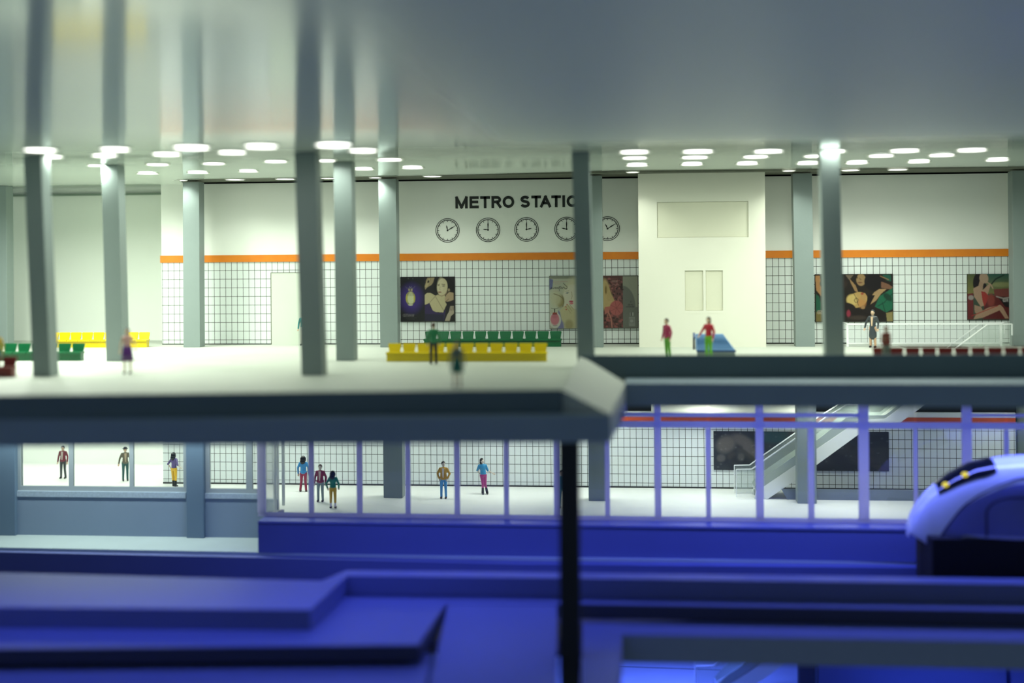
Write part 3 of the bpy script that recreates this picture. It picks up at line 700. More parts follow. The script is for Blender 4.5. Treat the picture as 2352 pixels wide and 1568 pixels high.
LET = {'M': [[(0, 0), (0, 1), (.5, .0), (1, 1), (1, 0)]], 'E': [[(1, 1), (0, 1), (0, 0), (1, 0)], [(0, .53), (.92, .53)]],
 'T': [[(0, 1), (1, 1)], [(.5, 1), (.5, 0)]], 'R': [[(0, 0), (0, 1), (.55, 1)]+arc(.6, .755, .36, .245, 90, -90, 8)+[(0, .51)], [(.55, .51), (1, 0)]],
 'O': [arc(.5, .5, .5, .5, 0, 360, 28)], 'S': [arc(.5, .765, .44, .235, 20, 262, 12)+arc(.5, .255, .46, .255, 84, -165, 12)],
 'A': [[(0, 0), (.5, 1), (1, 0)], [(.2, .34), (.8, .34)]], 'I': [[(.5, 0), (.5, 1)]], 'N': [[(0, 0), (0, 1), (1, 0), (1, 1)]],
 'W': [[(0, 1), (.25, 0), (.5, 1), (.75, 0), (1, 1)]], 'D': [[(0, 0), (0, 1)]+arc(.4, .5, .6, .5, 90, -90, 10)+[(0, 0)]],
 'V': [[(0, 1), (.5, 0), (1, 1)]], 'B': [[(0, 0), (0, 1)]+arc(.5, .76, .4, .24, 90, -90, 6)+[(0, .52)]+arc(.5, .26, .5, .26, 90, -90, 6)+[(0, 0)]],
 'C': [arc(.5, .5, .5, .5, 45, 315, 14)], 'K': [[(0, 0), (0, 1)], [(1, 1), (0, .4)], [(.3, .55), (1, 0)]], 'H': [[(0, 0), (0, 1)], [(1, 0), (1, 1)], [(0, .5), (1, .5)]],
 'Y': [[(0, 1), (.5, .5), (1, 1)], [(.5, .5), (.5, 0)]], 'F': [[(1, 1), (0, 1), (0, 0)], [(0, .53), (.9, .53)]], '0': [arc(.5, .5, .5, .5, 0, 360, 16)], '5': [[(1, 1), (.1, 1), (0, .55), (.6, .6), (1, .3), (.6, 0), (0, .08)]]}
M_print = bpy.data.materials.new('printed_poster'); M_print.use_nodes = True
_n = M_print.node_tree; _a = _n.nodes.new('ShaderNodeAttribute'); _a.attribute_name = 'print'
_b = _n.nodes['Principled BSDF']; _b.inputs['Roughness'].default_value = 0.3
_n.links.new(_a.outputs['Color'], _b.inputs['Base Color'])
def poster(u0, v0, u1, v1, y, painter, label, edge=(30, 32, 28), thick=0.05):
    um, vm = (u0+u1)/2, (v0+v1)/2
    x0 = ony(u0, vm, y).x; x1 = ony(u1, vm, y).x; z1 = ony(um, v0, y).z; z0 = ony(um, v1, y).z
    t = thing('poster', label, 'poster', ((x0+x1)/2, y, z0))
    bm = NB(); box(bm, x0, x1, y-thick, y+0.005, z0, z1)
    obj('backing_board', bm, mat('poster_edge_%d_%d' % (edge[0], edge[1]), edge, 0.6), t)
    im = painter.img
    for _ in range(2):
        q_ = np.pad(im, ((1, 1), (1, 1), (0, 0)), mode='edge'); im = (q_[:-2, 1:-1]+q_[2:, 1:-1]+q_[1:-1, :-2]+q_[1:-1, 2:]+2*q_[1:-1, 1:-1])/6
    rs = np.random.RandomState(5); painter.img = im*(1+rs.uniform(-.05, .05, im.shape[:2]+(1,)))
    W, H = painter.W, painter.H; e = 0.012
    xs = np.linspace(x0+e, x1-e, W+1); zs = np.linspace(z1-e, z0+e, H+1)
    me = bpy.data.meshes.new('print'); off = ORG[t.name]
    XX, ZZ = np.meshgrid(xs-off.x, zs-off.z)
    co = np.stack([XX, np.full_like(XX, -thick-0.004), ZZ], -1).reshape(-1, 3)
    i = np.arange(H)[:, None]*(W+1)+np.arange(W)[None, :]
    fa = np.stack([i, i+(W+1), i+(W+2), i+1], -1).reshape(-1, 4)
    me.from_pydata(co.tolist(), [], fa.tolist())
    at = me.color_attributes.new('print', 'FLOAT_COLOR', 'CORNER')
    c = np.concatenate([painter.img.reshape(-1, 3)*0.82, np.ones((W*H, 1))], 1); c = np.repeat(c, 4, 0)
    at.data.foreach_set('color', c.astype(np.float32).ravel())
    me.materials.append(M_print); o = bpy.data.objects.new('print', me); COL.objects.link(o); o.parent = t
    return t
SK = (186, 176, 138); SKD = (150, 134, 104)
# 1 dark perfume poster
p = Painter(205, 265, 1525, 1340, 190, 154, (34, 33, 36))
p.ell(470, 780, 260, 330, (66, 50, 120), soft=0.7, a=.9)
p.ell(445, 780, 118, 168, (160, 156, 100)); p.ell(452, 780, 78, 150, (196, 200, 160)); p.ell(540, 780, 20, 90, (176, 170, 50), a=.7); p.ell(352, 770, 20, 90, (176, 170, 60), a=.7)
for k in range(7): p.line([(370+k*25, 640+abs(k-3)*6), (362+k*28, 720)], 7, (70, 66, 44))
p.ell(445, 940, 55, 20, (200, 200, 170)); p.line([(370, 890), (410, 920), (500, 920), (540, 880)], 8, (50, 48, 30))
p.poly([(390, 545), (500, 545), (495, 605), (395, 605)], (150, 142, 120)); p.line([(440, 540), (440, 600)], 16, (30, 28, 30)); p.line([(330, 490), (350, 530), (430, 520), (520, 530), (560, 480)], 8, (104, 104, 110)); p.line([(420, 485), (440, 530), (470, 490)], 8, (130, 130, 134))
p.text('WANTED', 262, 1228, 62, (122, 118, 120), 7, sp=.72); p.line([(330, 1262), (600, 1258)], 5, (84, 82, 84)); p.line([(360, 1296), (540, 1294)], 7, (70, 68, 70)); p.line([(380, 300), (400, 285), (405, 310)], 7, (120, 118, 116)); p.line([(505, 280), (505, 312)], 6, (120, 118, 116))
p.poly([(792, 270), (1525, 270), (1525, 1340), (792, 1340)], (40, 36, 38))
p.poly([(800, 540), (795, 480), (820, 400), (830, 330), (870, 275), (1040, 275), (1020, 330), (1000, 400), (960, 455), (880, 500), (830, 545), (812, 570)], SKD)
p.poly([(800, 500), (840, 400), (880, 300), (930, 300), (900, 420), (850, 510)], (172, 158, 118)); p.ell(885, 375, 22, 36, (40, 34, 30), 20)
for k in range(3): p.line([(860+k*40, 280), (850+k*42, 350)], 6, (70, 60, 48))
p.ell(1210, 480, 190, 230, (28, 26, 26)); p.ell(1400, 470, 110, 220, (30, 28, 28), -20)
p.poly([(792, 700), (850, 650), (940, 650), (1060, 720), (1120, 690), (1270, 690), (1300, 740), (1290, 860), (1330, 930), (1240, 1130), (1000, 1110), (910, 900), (792, 940)], SK)
p.ell(1225, 510, 128, 215, (190, 180, 146), 5); p.ell(1180, 470, 80, 190, (198, 190, 158), 5, a=.7, soft=.4)
p.ell(1385, 580, 28, 36, SKD)
p.line([(1115, 455), (1165, 435)], 14, (90, 78, 60)); p.line([(1215, 440), (1290, 450)], 15, (70, 58, 46)); p.ell(1255, 483, 34, 13, (60, 56, 52)); p.ell(1255, 483, 10, 10, (130, 130, 126)); p.ell(1140, 470, 22, 10, (92, 80, 64))
p.line([(1175, 500), (1160, 570), (1190, 578)], 8, (150, 132, 100)); p.ell(1160, 632, 44, 17, (150, 108, 92)); p.line([(1118, 632), (1200, 640)], 5, (110, 70, 62))
p.line([(1130, 700), (1210, 728), (1300, 690), (1350, 620)], 16, (134, 112, 84)); p.line([(1300, 770), (1360, 640)], 20, (36, 28, 26))
p.poly([(792, 960), (910, 890), (925, 990), (1000, 1090), (1120, 1140), (1240, 1130), (1310, 1050), (1260, 1340), (792, 1340)], (56, 44, 84)); p.poly([(792, 1160), (1260, 1180), (1240, 1340), (792, 1340)], (42, 38, 60))
p.line([(1048, 735), (920, 880)], 7, (60, 44, 40)); p.line([(1055, 735), (1255, 1085)], 7, (60, 44, 40))
p.poly([(1280, 800), (1320, 700), (1390, 630), (1500, 650), (1500, 820), (1400, 860), (1300, 870)], (170, 148, 118)); p.line([(1300, 870), (1380, 800)], 12, (84, 60, 48))
p.poly([(1280, 1340), (1340, 1180), (1380, 1120), (1420, 970), (1510, 970), (1510, 1150), (1430, 1220), (1400, 1340)], (172, 160, 140))
for k in range(3): p.line([(1410+k*38, 1085), (1440+k*32, 985)], 10, (50, 42, 44))
poster(920, 635.5, 1045.5, 738, YW-0.03, p, 'dark poster of a woman in a purple dress beside a glowing perfume bottle')
# 2 blonde poster + 3 rose and bottle poster (one wide board each)
p = Painter(210, 215, 1000, 1360, 150, 210, (176, 178, 160))
p.poly([(210, 215), (1000, 215), (1000, 262), (210, 262)], (132, 136, 120)); p.line([(210, 266), (1000, 266)], 6, (70, 70, 60))
p.poly([(210, 270), (290, 290), (270, 480), (210, 520)], (108, 112, 150)); p.ell(300, 760, 120, 260, (186, 190, 168), soft=.5)
p.ell(860, 560, 330, 330, (196, 192, 160), soft=.4); p.ell(700, 700, 200, 300, (206, 202, 180), 8, soft=.2)
p.ell(440, 760, 95, 140, (148, 138, 92), soft=.5); p.ell(350, 700, 120, 170, (192, 188, 156), soft=.6, a=.8)
p.line([(300, 600), (420, 640), (500, 700), (525, 780), (500, 880)], 14, (110, 100, 66)); p.line([(480, 640), (520, 700), (520, 820)], 9, (96, 84, 56))
p.poly([(440, 960), (520, 880), (620, 840), (760, 940), (1000, 980), (1000, 1360), (540, 1360), (470, 1150)], (192, 184, 144)); p.ell(640, 1280, 90, 110, (150, 140, 96), soft=.6, a=.7)
p.line([(570, 590), (640, 575)], 9, (120, 110, 90)); p.ell(603, 585, 24, 12, (84, 110, 126)); p.line([(560, 548), (640, 536)], 8, (158, 146, 112)); p.line([(700, 560), (712, 660), (690, 720)], 9, (150, 136, 100))
p.ell(688, 770, 48, 18, (188, 76, 96)); p.ell(695, 812, 42, 22, (206, 120, 128)); p.line([(640, 785), (735, 782)], 6, (130, 50, 66))
for (a, b) in ((596, 838), (566, 888), (577, 948)): p.ell(a, b, 15, 12, (190, 66, 70))
for q in ([(610, 850), (700, 980)], [(580, 900), (680, 1030)], [(640, 820), (740, 940)]): p.line(q, 8, (150, 136, 98))
p.poly([(400, 960), (430, 1000), (520, 1360), (400, 1360)], (120, 120, 160)); p.ell(440, 1290, 90, 110, (130, 130, 170), soft=.4, a=.7)
p.ell(325, 1180, 135, 175, (200, 202, 190)); p.ell(322, 1160, 100, 130, (196, 124, 134), soft=.3); p.ell(322, 1090, 66, 50, (186, 110, 120), soft=.3)
p.poly([(275, 1010), (370, 1010), (372, 1052), (270, 1052)], (150, 66, 54)); p.line([(270, 1050), (375, 1050)], 10, (60, 30, 30)); p.line([(318, 935), (318, 1008)], 22, (60, 60, 58)); p.line([(240, 916), (318, 935), (400, 912)], 9, (50, 50, 48)); p.line([(280, 1295), (325, 1305), (372, 1295)], 8, (70, 70, 66))
p.line([(520, 370), (545, 400), (600, 450), (595, 490), (560, 495), (545, 470)], 11, (24, 24, 22)); p.line([(545, 480), (520, 450), (500, 490), (480, 450), (468, 490), (440, 470), (455, 440), (420, 450), (428, 540)], 9, (24, 24, 22))
p.line([(420, 460), (400, 490), (380, 460), (372, 490), (345, 455), (335, 492), (310, 460), (292, 490), (255, 460), (240, 480), (262, 492), (225, 494)], 9, (24, 24, 22)); p.line([(290, 345), (610, 330)], 7, (180, 130, 124)); p.line([(330, 385), (450, 385)], 5, (184, 120, 112)); p.line([(290, 540), (400, 540)], 5, (184, 140, 130))
poster(1262, 633, 1345, 754.5, YW-0.03, p, 'pale poster of a blonde woman with mirrored black script and a pink bottle', (90, 94, 78))
p = Painter(1180, 215, 2130, 1355, 170, 205, (96, 70, 66))
p.poly([(1800, 215), (2130, 215), (2130, 1355), (1800, 1355)], (140, 142, 126)); p.ell(1790, 900, 285, 470, (106, 108, 100), soft=.05); p.poly([(1180, 215), (1800, 215), (1800, 1355), (1180, 1355)], (100, 66, 62)); random.seed(3)
for k in range(60): p.ell(random.uniform(1450, 1790), random.uniform(280, 780), random.uniform(12, 34), random.uniform(12, 34), random.choice([(128, 82, 78), (70, 50, 46), (58, 42, 38), (146, 92, 88)]), soft=.5)
p.ell(1400, 620, 110, 330, (182, 162, 112), soft=.3); p.poly([(1400, 300), (1480, 400), (1560, 640), (1620, 760), (1520, 900), (1400, 900)], (178, 156, 108)); p.ell(1430, 520, 26, 90, (124, 104, 60), soft=.5)
for k in range(5): p.line([(1420+k*22, 380), (1480+k*30, 760)], 6, (150, 128, 84))
p.ell(1660, 920, 150, 165, (166, 92, 88), soft=.12)
for k in range(7): p.line([(1660, 920), (1660+140*math.cos(k*.9), 920+150*math.sin(k*.9))], 8, (126, 62, 60))
p.poly([(1400, 900), (1520, 880), (1500, 1000), (1400, 1060)], (170, 104, 92))
for k in range(50): p.ell(random.uniform(1400, 1800), random.uniform(1060, 1340), random.uniform(14, 44), random.uniform(12, 34), random.choice([(128, 76, 72), (74, 50, 46), (60, 40, 38), (146, 84, 80)]), soft=.5)
p.line([(1480, 1000), (1540, 1150), (1560, 1350)], 22, (178, 118, 104)); p.line([(1480, 1010), (1440, 1200)], 14, (170, 110, 96)); p.line([(1400, 244), (1760, 240)], 9, (40, 36, 32))
p.text('HIDDEN', 1560, 352, 38, (150, 120, 112), 6, sp=.7); p.line([(1560, 420), (1600, 395), (1640, 420), (1680, 395), (1720, 418)], 7, (160, 124, 116))
p.poly([(1800, 900), (2130, 900), (2130, 1355), (1800, 1355)], (108, 110, 102))
p.poly([(1800, 215), (2130, 215), (2130, 235), (1800, 235)], (110, 112, 100))
p.text('V', 1965, 800, 34, (50, 50, 48), 5); p.text('DAVID', 1912, 862, 26, (44, 44, 42), 5, sp=1.1); p.text('BECKHAM', 1872, 905, 24, (44, 44, 42), 5, sp=1.15)
p.poly([(1955, 1015), (2035, 1015), (2035, 1090), (1955, 1090)], (146, 148, 142)); p.poly([(1968, 1015), (1992, 1015), (1992, 1090), (1968, 1090)], (58, 58, 56)); p.poly([(1930, 1110), (2065, 1110), (2065, 1320), (1930, 1320)], (136, 138, 132)); p.line([(1945, 1160), (2040, 1160), (2040, 1245), (1945, 1245), (1945, 1160)], 6, (96, 98, 92)); p.ell(1992, 1205, 30, 34, (150, 152, 146))
poster(1365, 632.5, 1466, 753.5, YW-0.03, p, 'rose coloured poster of a blonde woman beside a grey perfume bottle panel', (70, 66, 54))
# 4 lying people poster (crop scale 4.685 from 1850,610)
p = Painter(100, 90, 943, 607, 200, 124, (38, 32, 26))
p.poly([(100, 100), (150, 100), (165, 200), (165, 330), (110, 260)], (176, 130, 84)); p.poly([(105, 300), (140, 330), (160, 400), (160, 480), (105, 500)], (34, 92, 68)); p.poly([(105, 500), (165, 500), (165, 607), (105, 607)], (120, 106, 60)); p.text('5B', 122, 520, 34, (170, 160, 140), 7)
p.ell(300, 190, 150, 80, (52, 42, 36)); p.poly([(470, 130), (540, 210), (570, 290), (530, 270), (490, 190)], (150, 118, 80))
p.ell(600, 150, 52, 66, (150, 122, 84)); p.line([(500, 100), (555, 110), (560, 130), (505, 128)], 7, (30, 24, 20)); p.ell(588, 180, 26, 7, (110, 70, 54)); p.line([(580, 130), (600, 150)], 6, (90, 68, 48)); p.poly([(430, 95), (520, 95), (470, 150)], (110, 96, 80))
p.ell(740, 170, 105, 100, (28, 24, 24)); p.poly([(820, 170), (900, 200), (943, 230), (943, 260), (820, 240)], (120, 86, 66)); p.poly([(830, 95), (925, 95), (930, 170), (880, 160)], (34, 84, 68)); p.line([(810, 110), (900, 150)], 10, (140, 108, 76))
p.poly([(680, 380), (740, 290), (800, 250), (880, 250), (820, 300), (760, 380), (700, 420)], (168, 138, 98))
p.ell(560, 370, 110, 82, (184, 152, 92), -20); p.ell(500, 370, 60, 62, (202, 176, 108), soft=.3); p.ell(610, 400, 44, 60, (186, 128, 74), soft=.5, a=.7)
p.line([(520, 300), (545, 345), (560, 400), (570, 430)], 5, (34, 26, 22)); p.line([(545, 345), (568, 365), (562, 395), (538, 398), (524, 375), (545, 345)], 6, (54, 42, 30)); p.ell(470, 440, 70, 34, (36, 28, 26), 20); p.poly([(590, 300), (640, 292), (664, 330), (640, 380), (600, 360)], (178, 140, 88)); p.ell(612, 302, 16, 12, (150, 70, 50)); p.ell(620, 455, 20, 24, (160, 124, 84))
p.poly([(670, 320), (750, 320), (700, 420), (660, 440)], (26, 20, 18)); p.poly([(745, 450), (800, 330), (880, 280), (943, 240), (943, 470), (870, 510), (800, 470)], (32, 100, 72)); p.line([(780, 440), (850, 400), (943, 300)], 10, (20, 60, 46)); p.line([(830, 400), (860, 500)], 8, (20, 60, 46)); p.ell(890, 340, 60, 30, (24, 60, 44), 40, soft=.5)
p.poly([(430, 450), (620, 470), (760, 450), (870, 520), (870, 607), (430, 607)], (34, 28, 26)); p.ell(462, 520, 22, 40, (140, 50, 66), soft=.5); p.ell(560, 565, 100, 24, (62, 52, 46), soft=.6); p.poly([(870, 515), (943, 500), (943, 607), (880, 607)], (142, 130, 84))
poster(1871.5, 629, 2051, 739, YW-0.03, p, 'dark poster of two people with glasses lying down in green clothes')
# 5 woman with cherry poster
p = Painter(1740, 86, 2290, 578, 150, 134, (60, 74, 60))
p.grad(1740, 86, 2290, 300, (44, 84, 74), (112, 110, 66)); p.grad(1740, 86, 1840, 300, (84, 92, 60), (120, 116, 64), 'y'); p.ell(2100, 200, 140, 26, (126, 130, 90), soft=.7); p.line([(1990, 200), (2040, 140), (2130, 95)], 14, (22, 40, 36))
p.poly([(1740, 300), (1800, 290), (1800, 578), (1740, 578)], (104, 40, 40)); p.poly([(1930, 320), (2290, 330), (2290, 578), (1900, 578)], (92, 36, 36)); p.ell(1775, 340, 30, 26, (150, 140, 136), soft=.3); p.poly([(2020, 250), (2200, 240), (2200, 330), (2030, 330)], (112, 60, 56))
p.poly([(2060, 330), (2290, 340), (2290, 480), (2140, 440)], (30, 26, 28)); p.text('K0', 2120, 385, 34, (172, 168, 164), 9); p.line([(2050, 330), (2120, 350), (2180, 340)], 14, (150, 140, 136))
p.ell(1850, 160, 50, 100, (34, 26, 26), 10); p.ell(1915, 130, 48, 62, (164, 138, 116), -8); p.poly([(1870, 160), (1910, 180), (1900, 260), (1850, 240)], (158, 130, 108)); p.ell(1925, 230, 20, 48, (30, 24, 26))
p.poly([(1800, 240), (1860, 210), (1900, 260), (1960, 200), (1990, 190), (1970, 260), (1910, 430), (1880, 440), (1810, 330)], (164, 134, 112)); p.poly([(1885, 270), (1930, 280), (1970, 330), (1920, 440), (1900, 380)], (150, 52, 46)); p.line([(1945, 170), (1990, 200), (2010, 240)], 12, (170, 140, 118))
p.poly([(1810, 420), (1880, 440), (1900, 480), (1840, 520), (1815, 500)], (158, 128, 106)); p.poly([(1830, 520), (1960, 450), (2090, 420), (2120, 450), (2180, 570), (2140, 570), (2080, 480), (1900, 560), (1800, 578)], (166, 134, 110)); p.line([(1780, 540), (2060, 430)], 8, (160, 50, 44)); p.ell(1990, 370, 40, 70, (130, 60, 52), soft=.5)
poster(2221, 628.5, 2341, 734, YW-0.03, p, 'small poster of a woman in red sitting before a green landscape')
# 6,7 dark lower posters
def darkposter(u0, v0, u1, v1, seed, lab):
    p = Painter(0, 0, 100, 60, 110, 66, (40, 46, 54)); random.seed(seed)
    for k in range(26): p.ell(random.uniform(0, 100), random.uniform(0, 60), random.uniform(4, 16), random.uniform(3, 12), random.choice([(48, 56, 62), (34, 38, 48), (58, 60, 62), (42, 62, 66), (66, 62, 62), (30, 34, 42)]), random.uniform(0, 90), soft=.6, a=.8)
    if seed == 11:
        p.ell(14, 20, 11, 14, (92, 88, 84), 20, soft=.5); p.ell(34, 14, 15, 8, (88, 84, 82), 40, soft=.5); p.poly([(36, 14), (46, 24), (56, 36), (74, 38), (64, 42), (48, 40), (34, 26)], (90, 86, 84)); p.ell(8, 42, 5, 6, (84, 82, 82), soft=.4); p.ell(32, 40, 4, 6, (78, 76, 76), soft=.4); p.ell(70, 6, 18, 12, (40, 68, 74), soft=.5)
    for k in range(24): p.ell(random.uniform(0, 100), random.uniform(0, 60), .35, .35, (170, 172, 168))
    poster(u0, v0, u1, v1, YW-0.03, p, lab, (26, 30, 36))
darkposter(1639, 990, 1835, 1079, 11, 'dark navy poster on the lower tiles behind the foot of the escalator')
darkposter(1842, 991, 2041, 1081, 23, 'dark teal poster on the lower tiles under the sloping escalator')
# ================================================================== LETTERING AND CLOCKS
yl = YW-0.025
t = thing('wall_lettering', 'black METRO STATION lettering printed on the white rear wall', 'lettering', ony(1180, 479, yl))
for (ch, u0, u1) in (('M', 1046, 1074), ('E', 1078.5, 1099.5), ('T', 1103, 1125.5), ('R', 1129, 1151.5), ('O', 1154.5, 1181), ('S', 1194.5, 1217.5), ('T', 1220.5, 1242.5), ('A', 1240.5, 1265.5), ('T', 1266.5, 1288.5), ('I', 1292, 1297.5), ('O', 1301.5, 1328), ('N', 1333, 1356)):
    vt = 451-(u0-1046)*0.0105; vb = 478.8-(u0-1046)*0.0125
    a = ony(u0, vb, yl); b = ony(u1, vt, yl); wd = 0.132; h = wd/2
    x0, x1, z0, z1 = a.x+h, b.x-h, a.z+h, b.z-h
    if ch == 'I': x0 = x1 = (a.x+b.x)/2; x1 += 1e-4
    bm = NB()
    for pl in LET[ch]:
        pts = [(x0+q[0]*(x1-x0), z0+q[1]*(z1-z0)) for q in pl]
        def ext(i, j):   # open stroke ends reach the letter box
            d = Vector((pts[i][0]-pts[j][0], pts[i][1]-pts[j][1]))
            if d.length > 1e-6: d.normalize()
            return (pts[i][0]+d.x*h, pts[i][1]+d.y*h)
        closed = ch == 'O'
        if closed: pts = pts[:-1]
        elif ch in 'ETRIMN' or (ch == 'A' and pl is LET[ch][0]): pts = [ext(0, 1)]+pts[1:-1]+[ext(-1, -2)]
        stroke(bm, pts, wd, yl-0.012, yl+0.004, closed)
    obj('letter', bm, M_ink, t)
ck = [(1028, 529, -12, 60, 'the leftmost of the five, hands at ten past eleven'), (1121, 527.8, -82, 0, 'second from the left, under the letter R'), (1209.3, 526.8, 78, 0, 'the middle one, hands at three'), (1301.5, 526, -78, 0, 'fourth from the left, partly behind the front column'), (1395.5, 525, -24, 58, 'the rightmost one, showing right of the columns')]
for (u, v, hh, mh, pl) in ck:
    c = ony(u, v, yl); o = thing('wall_clock', 'round black outlined wall clock, %s' % pl, 'clock', c, 0, 'row of printed wall clocks')
    y0, y1 = c.y-0.012, c.y+0.003
    def ringm(bm, r, w2):
        a_ = [[bm.verts.new((c.x+rr*math.cos(i*PI/24), yy, c.z+rr*math.sin(i*PI/24))) for rr, yy in ((r-w2/2, y0), (r+w2/2, y0), (r+w2/2, y1), (r-w2/2, y1))] for i in range(48)]
        for i in range(48):
            for k in range(4): bm.faces.new((a_[i][k], a_[(i+1) % 48][k], a_[(i+1) % 48][(k+1) % 4], a_[i][(k+1) % 4]))
    bm = NB(); ringm(bm, .592, .03); obj('rim', bm, M_ink, o)
    bm = NB(); ringm(bm, .515, .03)
    for i in range(60):
        a = i*PI/30; L_ = .085 if i % 5 == 0 else .03
        if i % 5 == 0 or i % 2 == 0: stroke(bm, [(c.x+.51*math.cos(a), c.z+.51*math.sin(a)), (c.x+(.51-L_)*math.cos(a), c.z+(.51-L_)*math.sin(a))], .026, y0, y1)
    obj('minute_track', bm, M_ink, o)
    for nm, ang, L_ in (('hour_hand', hh, .27), ('minute_hand', mh, .44)):
        a = math.radians(90-ang); bm = NB(); dx, dz = math.cos(a), math.sin(a)
        outline(bm, [(c.x-dz*.012, c.z+dx*.012), (c.x+dx*L_*.6-dz*.03, c.z+dz*L_*.6+dx*.03), (c.x+dx*L_, c.z+dz*L_), (c.x+dx*L_*.6+dz*.03, c.z+dz*L_*.6-dx*.03), (c.x+dz*.012, c.z-dx*.012)], y0, y1); obj(nm, bm, M_ink, o)
    bm = NB(); cyl(bm, (c.x, y0-0.004, c.z), (c.x, y1, c.z), .045); obj('hub', bm, M_ink, o)
# ================================================================== BENCHES
def rtrap(w0, w1, z0, z1, r=0.05):
    pts = [(-w0/2, z0), (w0/2, z0)]
    for (cx, sgn, a0) in ((w1/2-r, 1, 0), (-w1/2+r, -1, 90)):
        for i in range(5):
            a = math.radians(a0+90*i/4); pts.append((cx+r*math.cos(a), z1-r+r*math.sin(a)))
    return pts
SEAT_ME = {}
def seat_mesh(color, m):
    if color in SEAT_ME: return SEAT_ME[color]
    out = []
    bm = NB(); box(bm, -.285, .285, -.27, .17, .355, .385)
    hexa(bm, [(-.285, -.30, .30), (.285, -.30, .30), (.285, -.26, .30), (-.285, -.26, .30)], [(-.285, -.30, .375), (.285, -.30, .375), (.285, -.24, .385), (-.285, -.24, .385)])
    bmesh.ops.recalc_face_normals(bm, faces=bm.faces[:]); me = bpy.data.meshes.new('seat'); bm.to_mesh(me); bm.free(); me.materials.append(m); out.append(me)
    bm = NB(); outline(bm, rtrap(.47, .56, .385, .73), 0.13, .175)
    for v_ in bm.verts: v_.co.y += (v_.co.z-.385)*.22
    bmesh.ops.recalc_face_normals(bm, faces=bm.faces[:]); me = bpy.data.meshes.new('backrest'); bm.to_mesh(me); bm.free(); me.materials.append(m); out.append(me)
    SEAT_ME[color] = out; return out
def bench(uR, vfoot, n, color, label, uL=None, pitch=.612):
    m = {'yellow': mat('glossy_yellow_plastic', (214, 190, 12), .25, .05, 3), 'green': mat('glossy_green_plastic', (18, 92, 54), .2, .1, 6, .2), 'red': mat('brick_red_plastic', (128, 42, 30), .35, .06, 3)}[color]
    a = onz(uR, vfoot, 0) if uR else onz(uL, vfoot, 0); L_ = n*pitch
    xc = a.x-L_/2 if uR else a.x+L_/2; yc = a.y+.22
    t = thing('row_seat', label, 'bench', (xc, yc, 0))
    seat, back = seat_mesh(color, m)
    for i in range(n):
        s = bpy.data.objects.new('seat', seat); COL.objects.link(s); s.parent = t; s.location = ((i-(n-1)/2)*pitch, 0, 0)
        b = bpy.data.objects.new('backrest', back); COL.objects.link(b); b.parent = s
    bm = NB(); box(bm, -L_/2+.03, L_/2-.03, -.22, .12, 0, .31)
    obj('base', bm, m, t, world=False)
    bm = NB(); box(bm, -L_/2+.0, L_/2-.0, -.24, .14, .31, .352); obj('rail', bm, m, t, world=False)
    return t
bench(1290, 796, 11, 'green', 'row of eleven glossy green seats against the tiled rear wall')
bench(1257, 830, 11, 'yellow', 'long row of yellow seats in the middle of the upper floor, before the green row')
bench(338, 797.5, 9, 'yellow', 'row of yellow seats by the pale corridor wall at the far left', pitch=.59)
bench(187, 828.5, 10, 'green', 'row of green seats on the left behind the front leaning column')
bench(29, 866, 7, 'red', 'brick red row of seats cut off by the left edge of the picture')
bench(None, 843, 13, 'red', 'brick red row of seats on the right in front of the white railing', uL=2007)
# ================================================================== RIBBED BENCH
pf = onz(1600, 822, 0); M_rib = mat('ribbed_blue_plastic', (86, 128, 168), .35, .05, 3); M_navy = mat('navy_edge', (40, 66, 110), .4)
x0 = pf.x; x1 = ony(1690, 820, pf.y).x; xm = ony(1664, 770, pf.y).x
t = thing('ribbed_lounger', 'ribbed blue slanting seat on a grey plinth before the cream lift shaft', 'bench', ((x0+x1)/2, pf.y, 0))
prof = [(0.0, .30), (0.02, .36), (.25, .50), (.5, .64), (.72, .78), (.9, .90), (1.0, .955), (1.08, .96), (1.14, .92), (1.17, .80), (1.17, .30)]
bm = NB(); L0 = [bm.verts.new((x0-0.0, pf.y+a, b)) for a, b in prof]
def xr(b): return x1-(x1-xm)*max(0, (b-.30))/.66
R1 = [bm.verts.new((xr(b), pf.y+a, b)) for a, b in prof]
for i in range(len(prof)-1): bm.faces.new((L0[i], R1[i], R1[i+1], L0[i+1]))
bm.faces.new(L0); bm.faces.new(R1[::-1]); bm.faces.new((L0[0], L0[-1], R1[-1], R1[0]))
obj('shell', bm, M_rib, t)
bm = NB()
for k in range(14):
    f = .06+k*.066; i = 0
    yy = f*1.0; zz_ = .36+(yy-.02)*.60+.012
    bar_x1 = xr(zz_)-.03
    box(bm, x0+.03, bar_x1, pf.y+yy-.012, pf.y+yy+.02, zz_-.02, zz_+.012)
obj('rib', bm, M_rib, t)
bm = NB(); box(bm, x0-.0, x1+.01, pf.y-.03, pf.y+.02, .25, .33); obj('front_lip', bm, M_navy, t)
bm = NB(); stroke(bm, [(0, 0), (1, 0)], .01, 0, .01) if False else None
for i in range(len(prof)-1):
    a, b = prof[i], prof[i+1]
    if i < 4: continue
    hexa(bm, [(x0-.1, pf.y+a[0]+.05, a[1]-.03), (x0-.02, pf.y+a[0]+.05, a[1]-.03), (x0-.02, pf.y+a[0]+.05, a[1]+.05), (x0-.1, pf.y+a[0]+.05, a[1]+.05)],
         [(x0-.1, pf.y+b[0]+.05, b[1]-.03), (x0-.02, pf.y+b[0]+.05, b[1]-.03), (x0-.02, pf.y+b[0]+.05, b[1]+.05), (x0-.1, pf.y+b[0]+.05, b[1]+.05)])
obj('side_edge', bm, M_navy, t)
bm = NB(); box(bm, x0+.06, x1-.02, pf.y+.02, pf.y+1.1, 0, .27); obj('plinth', bm, M_grey, t)
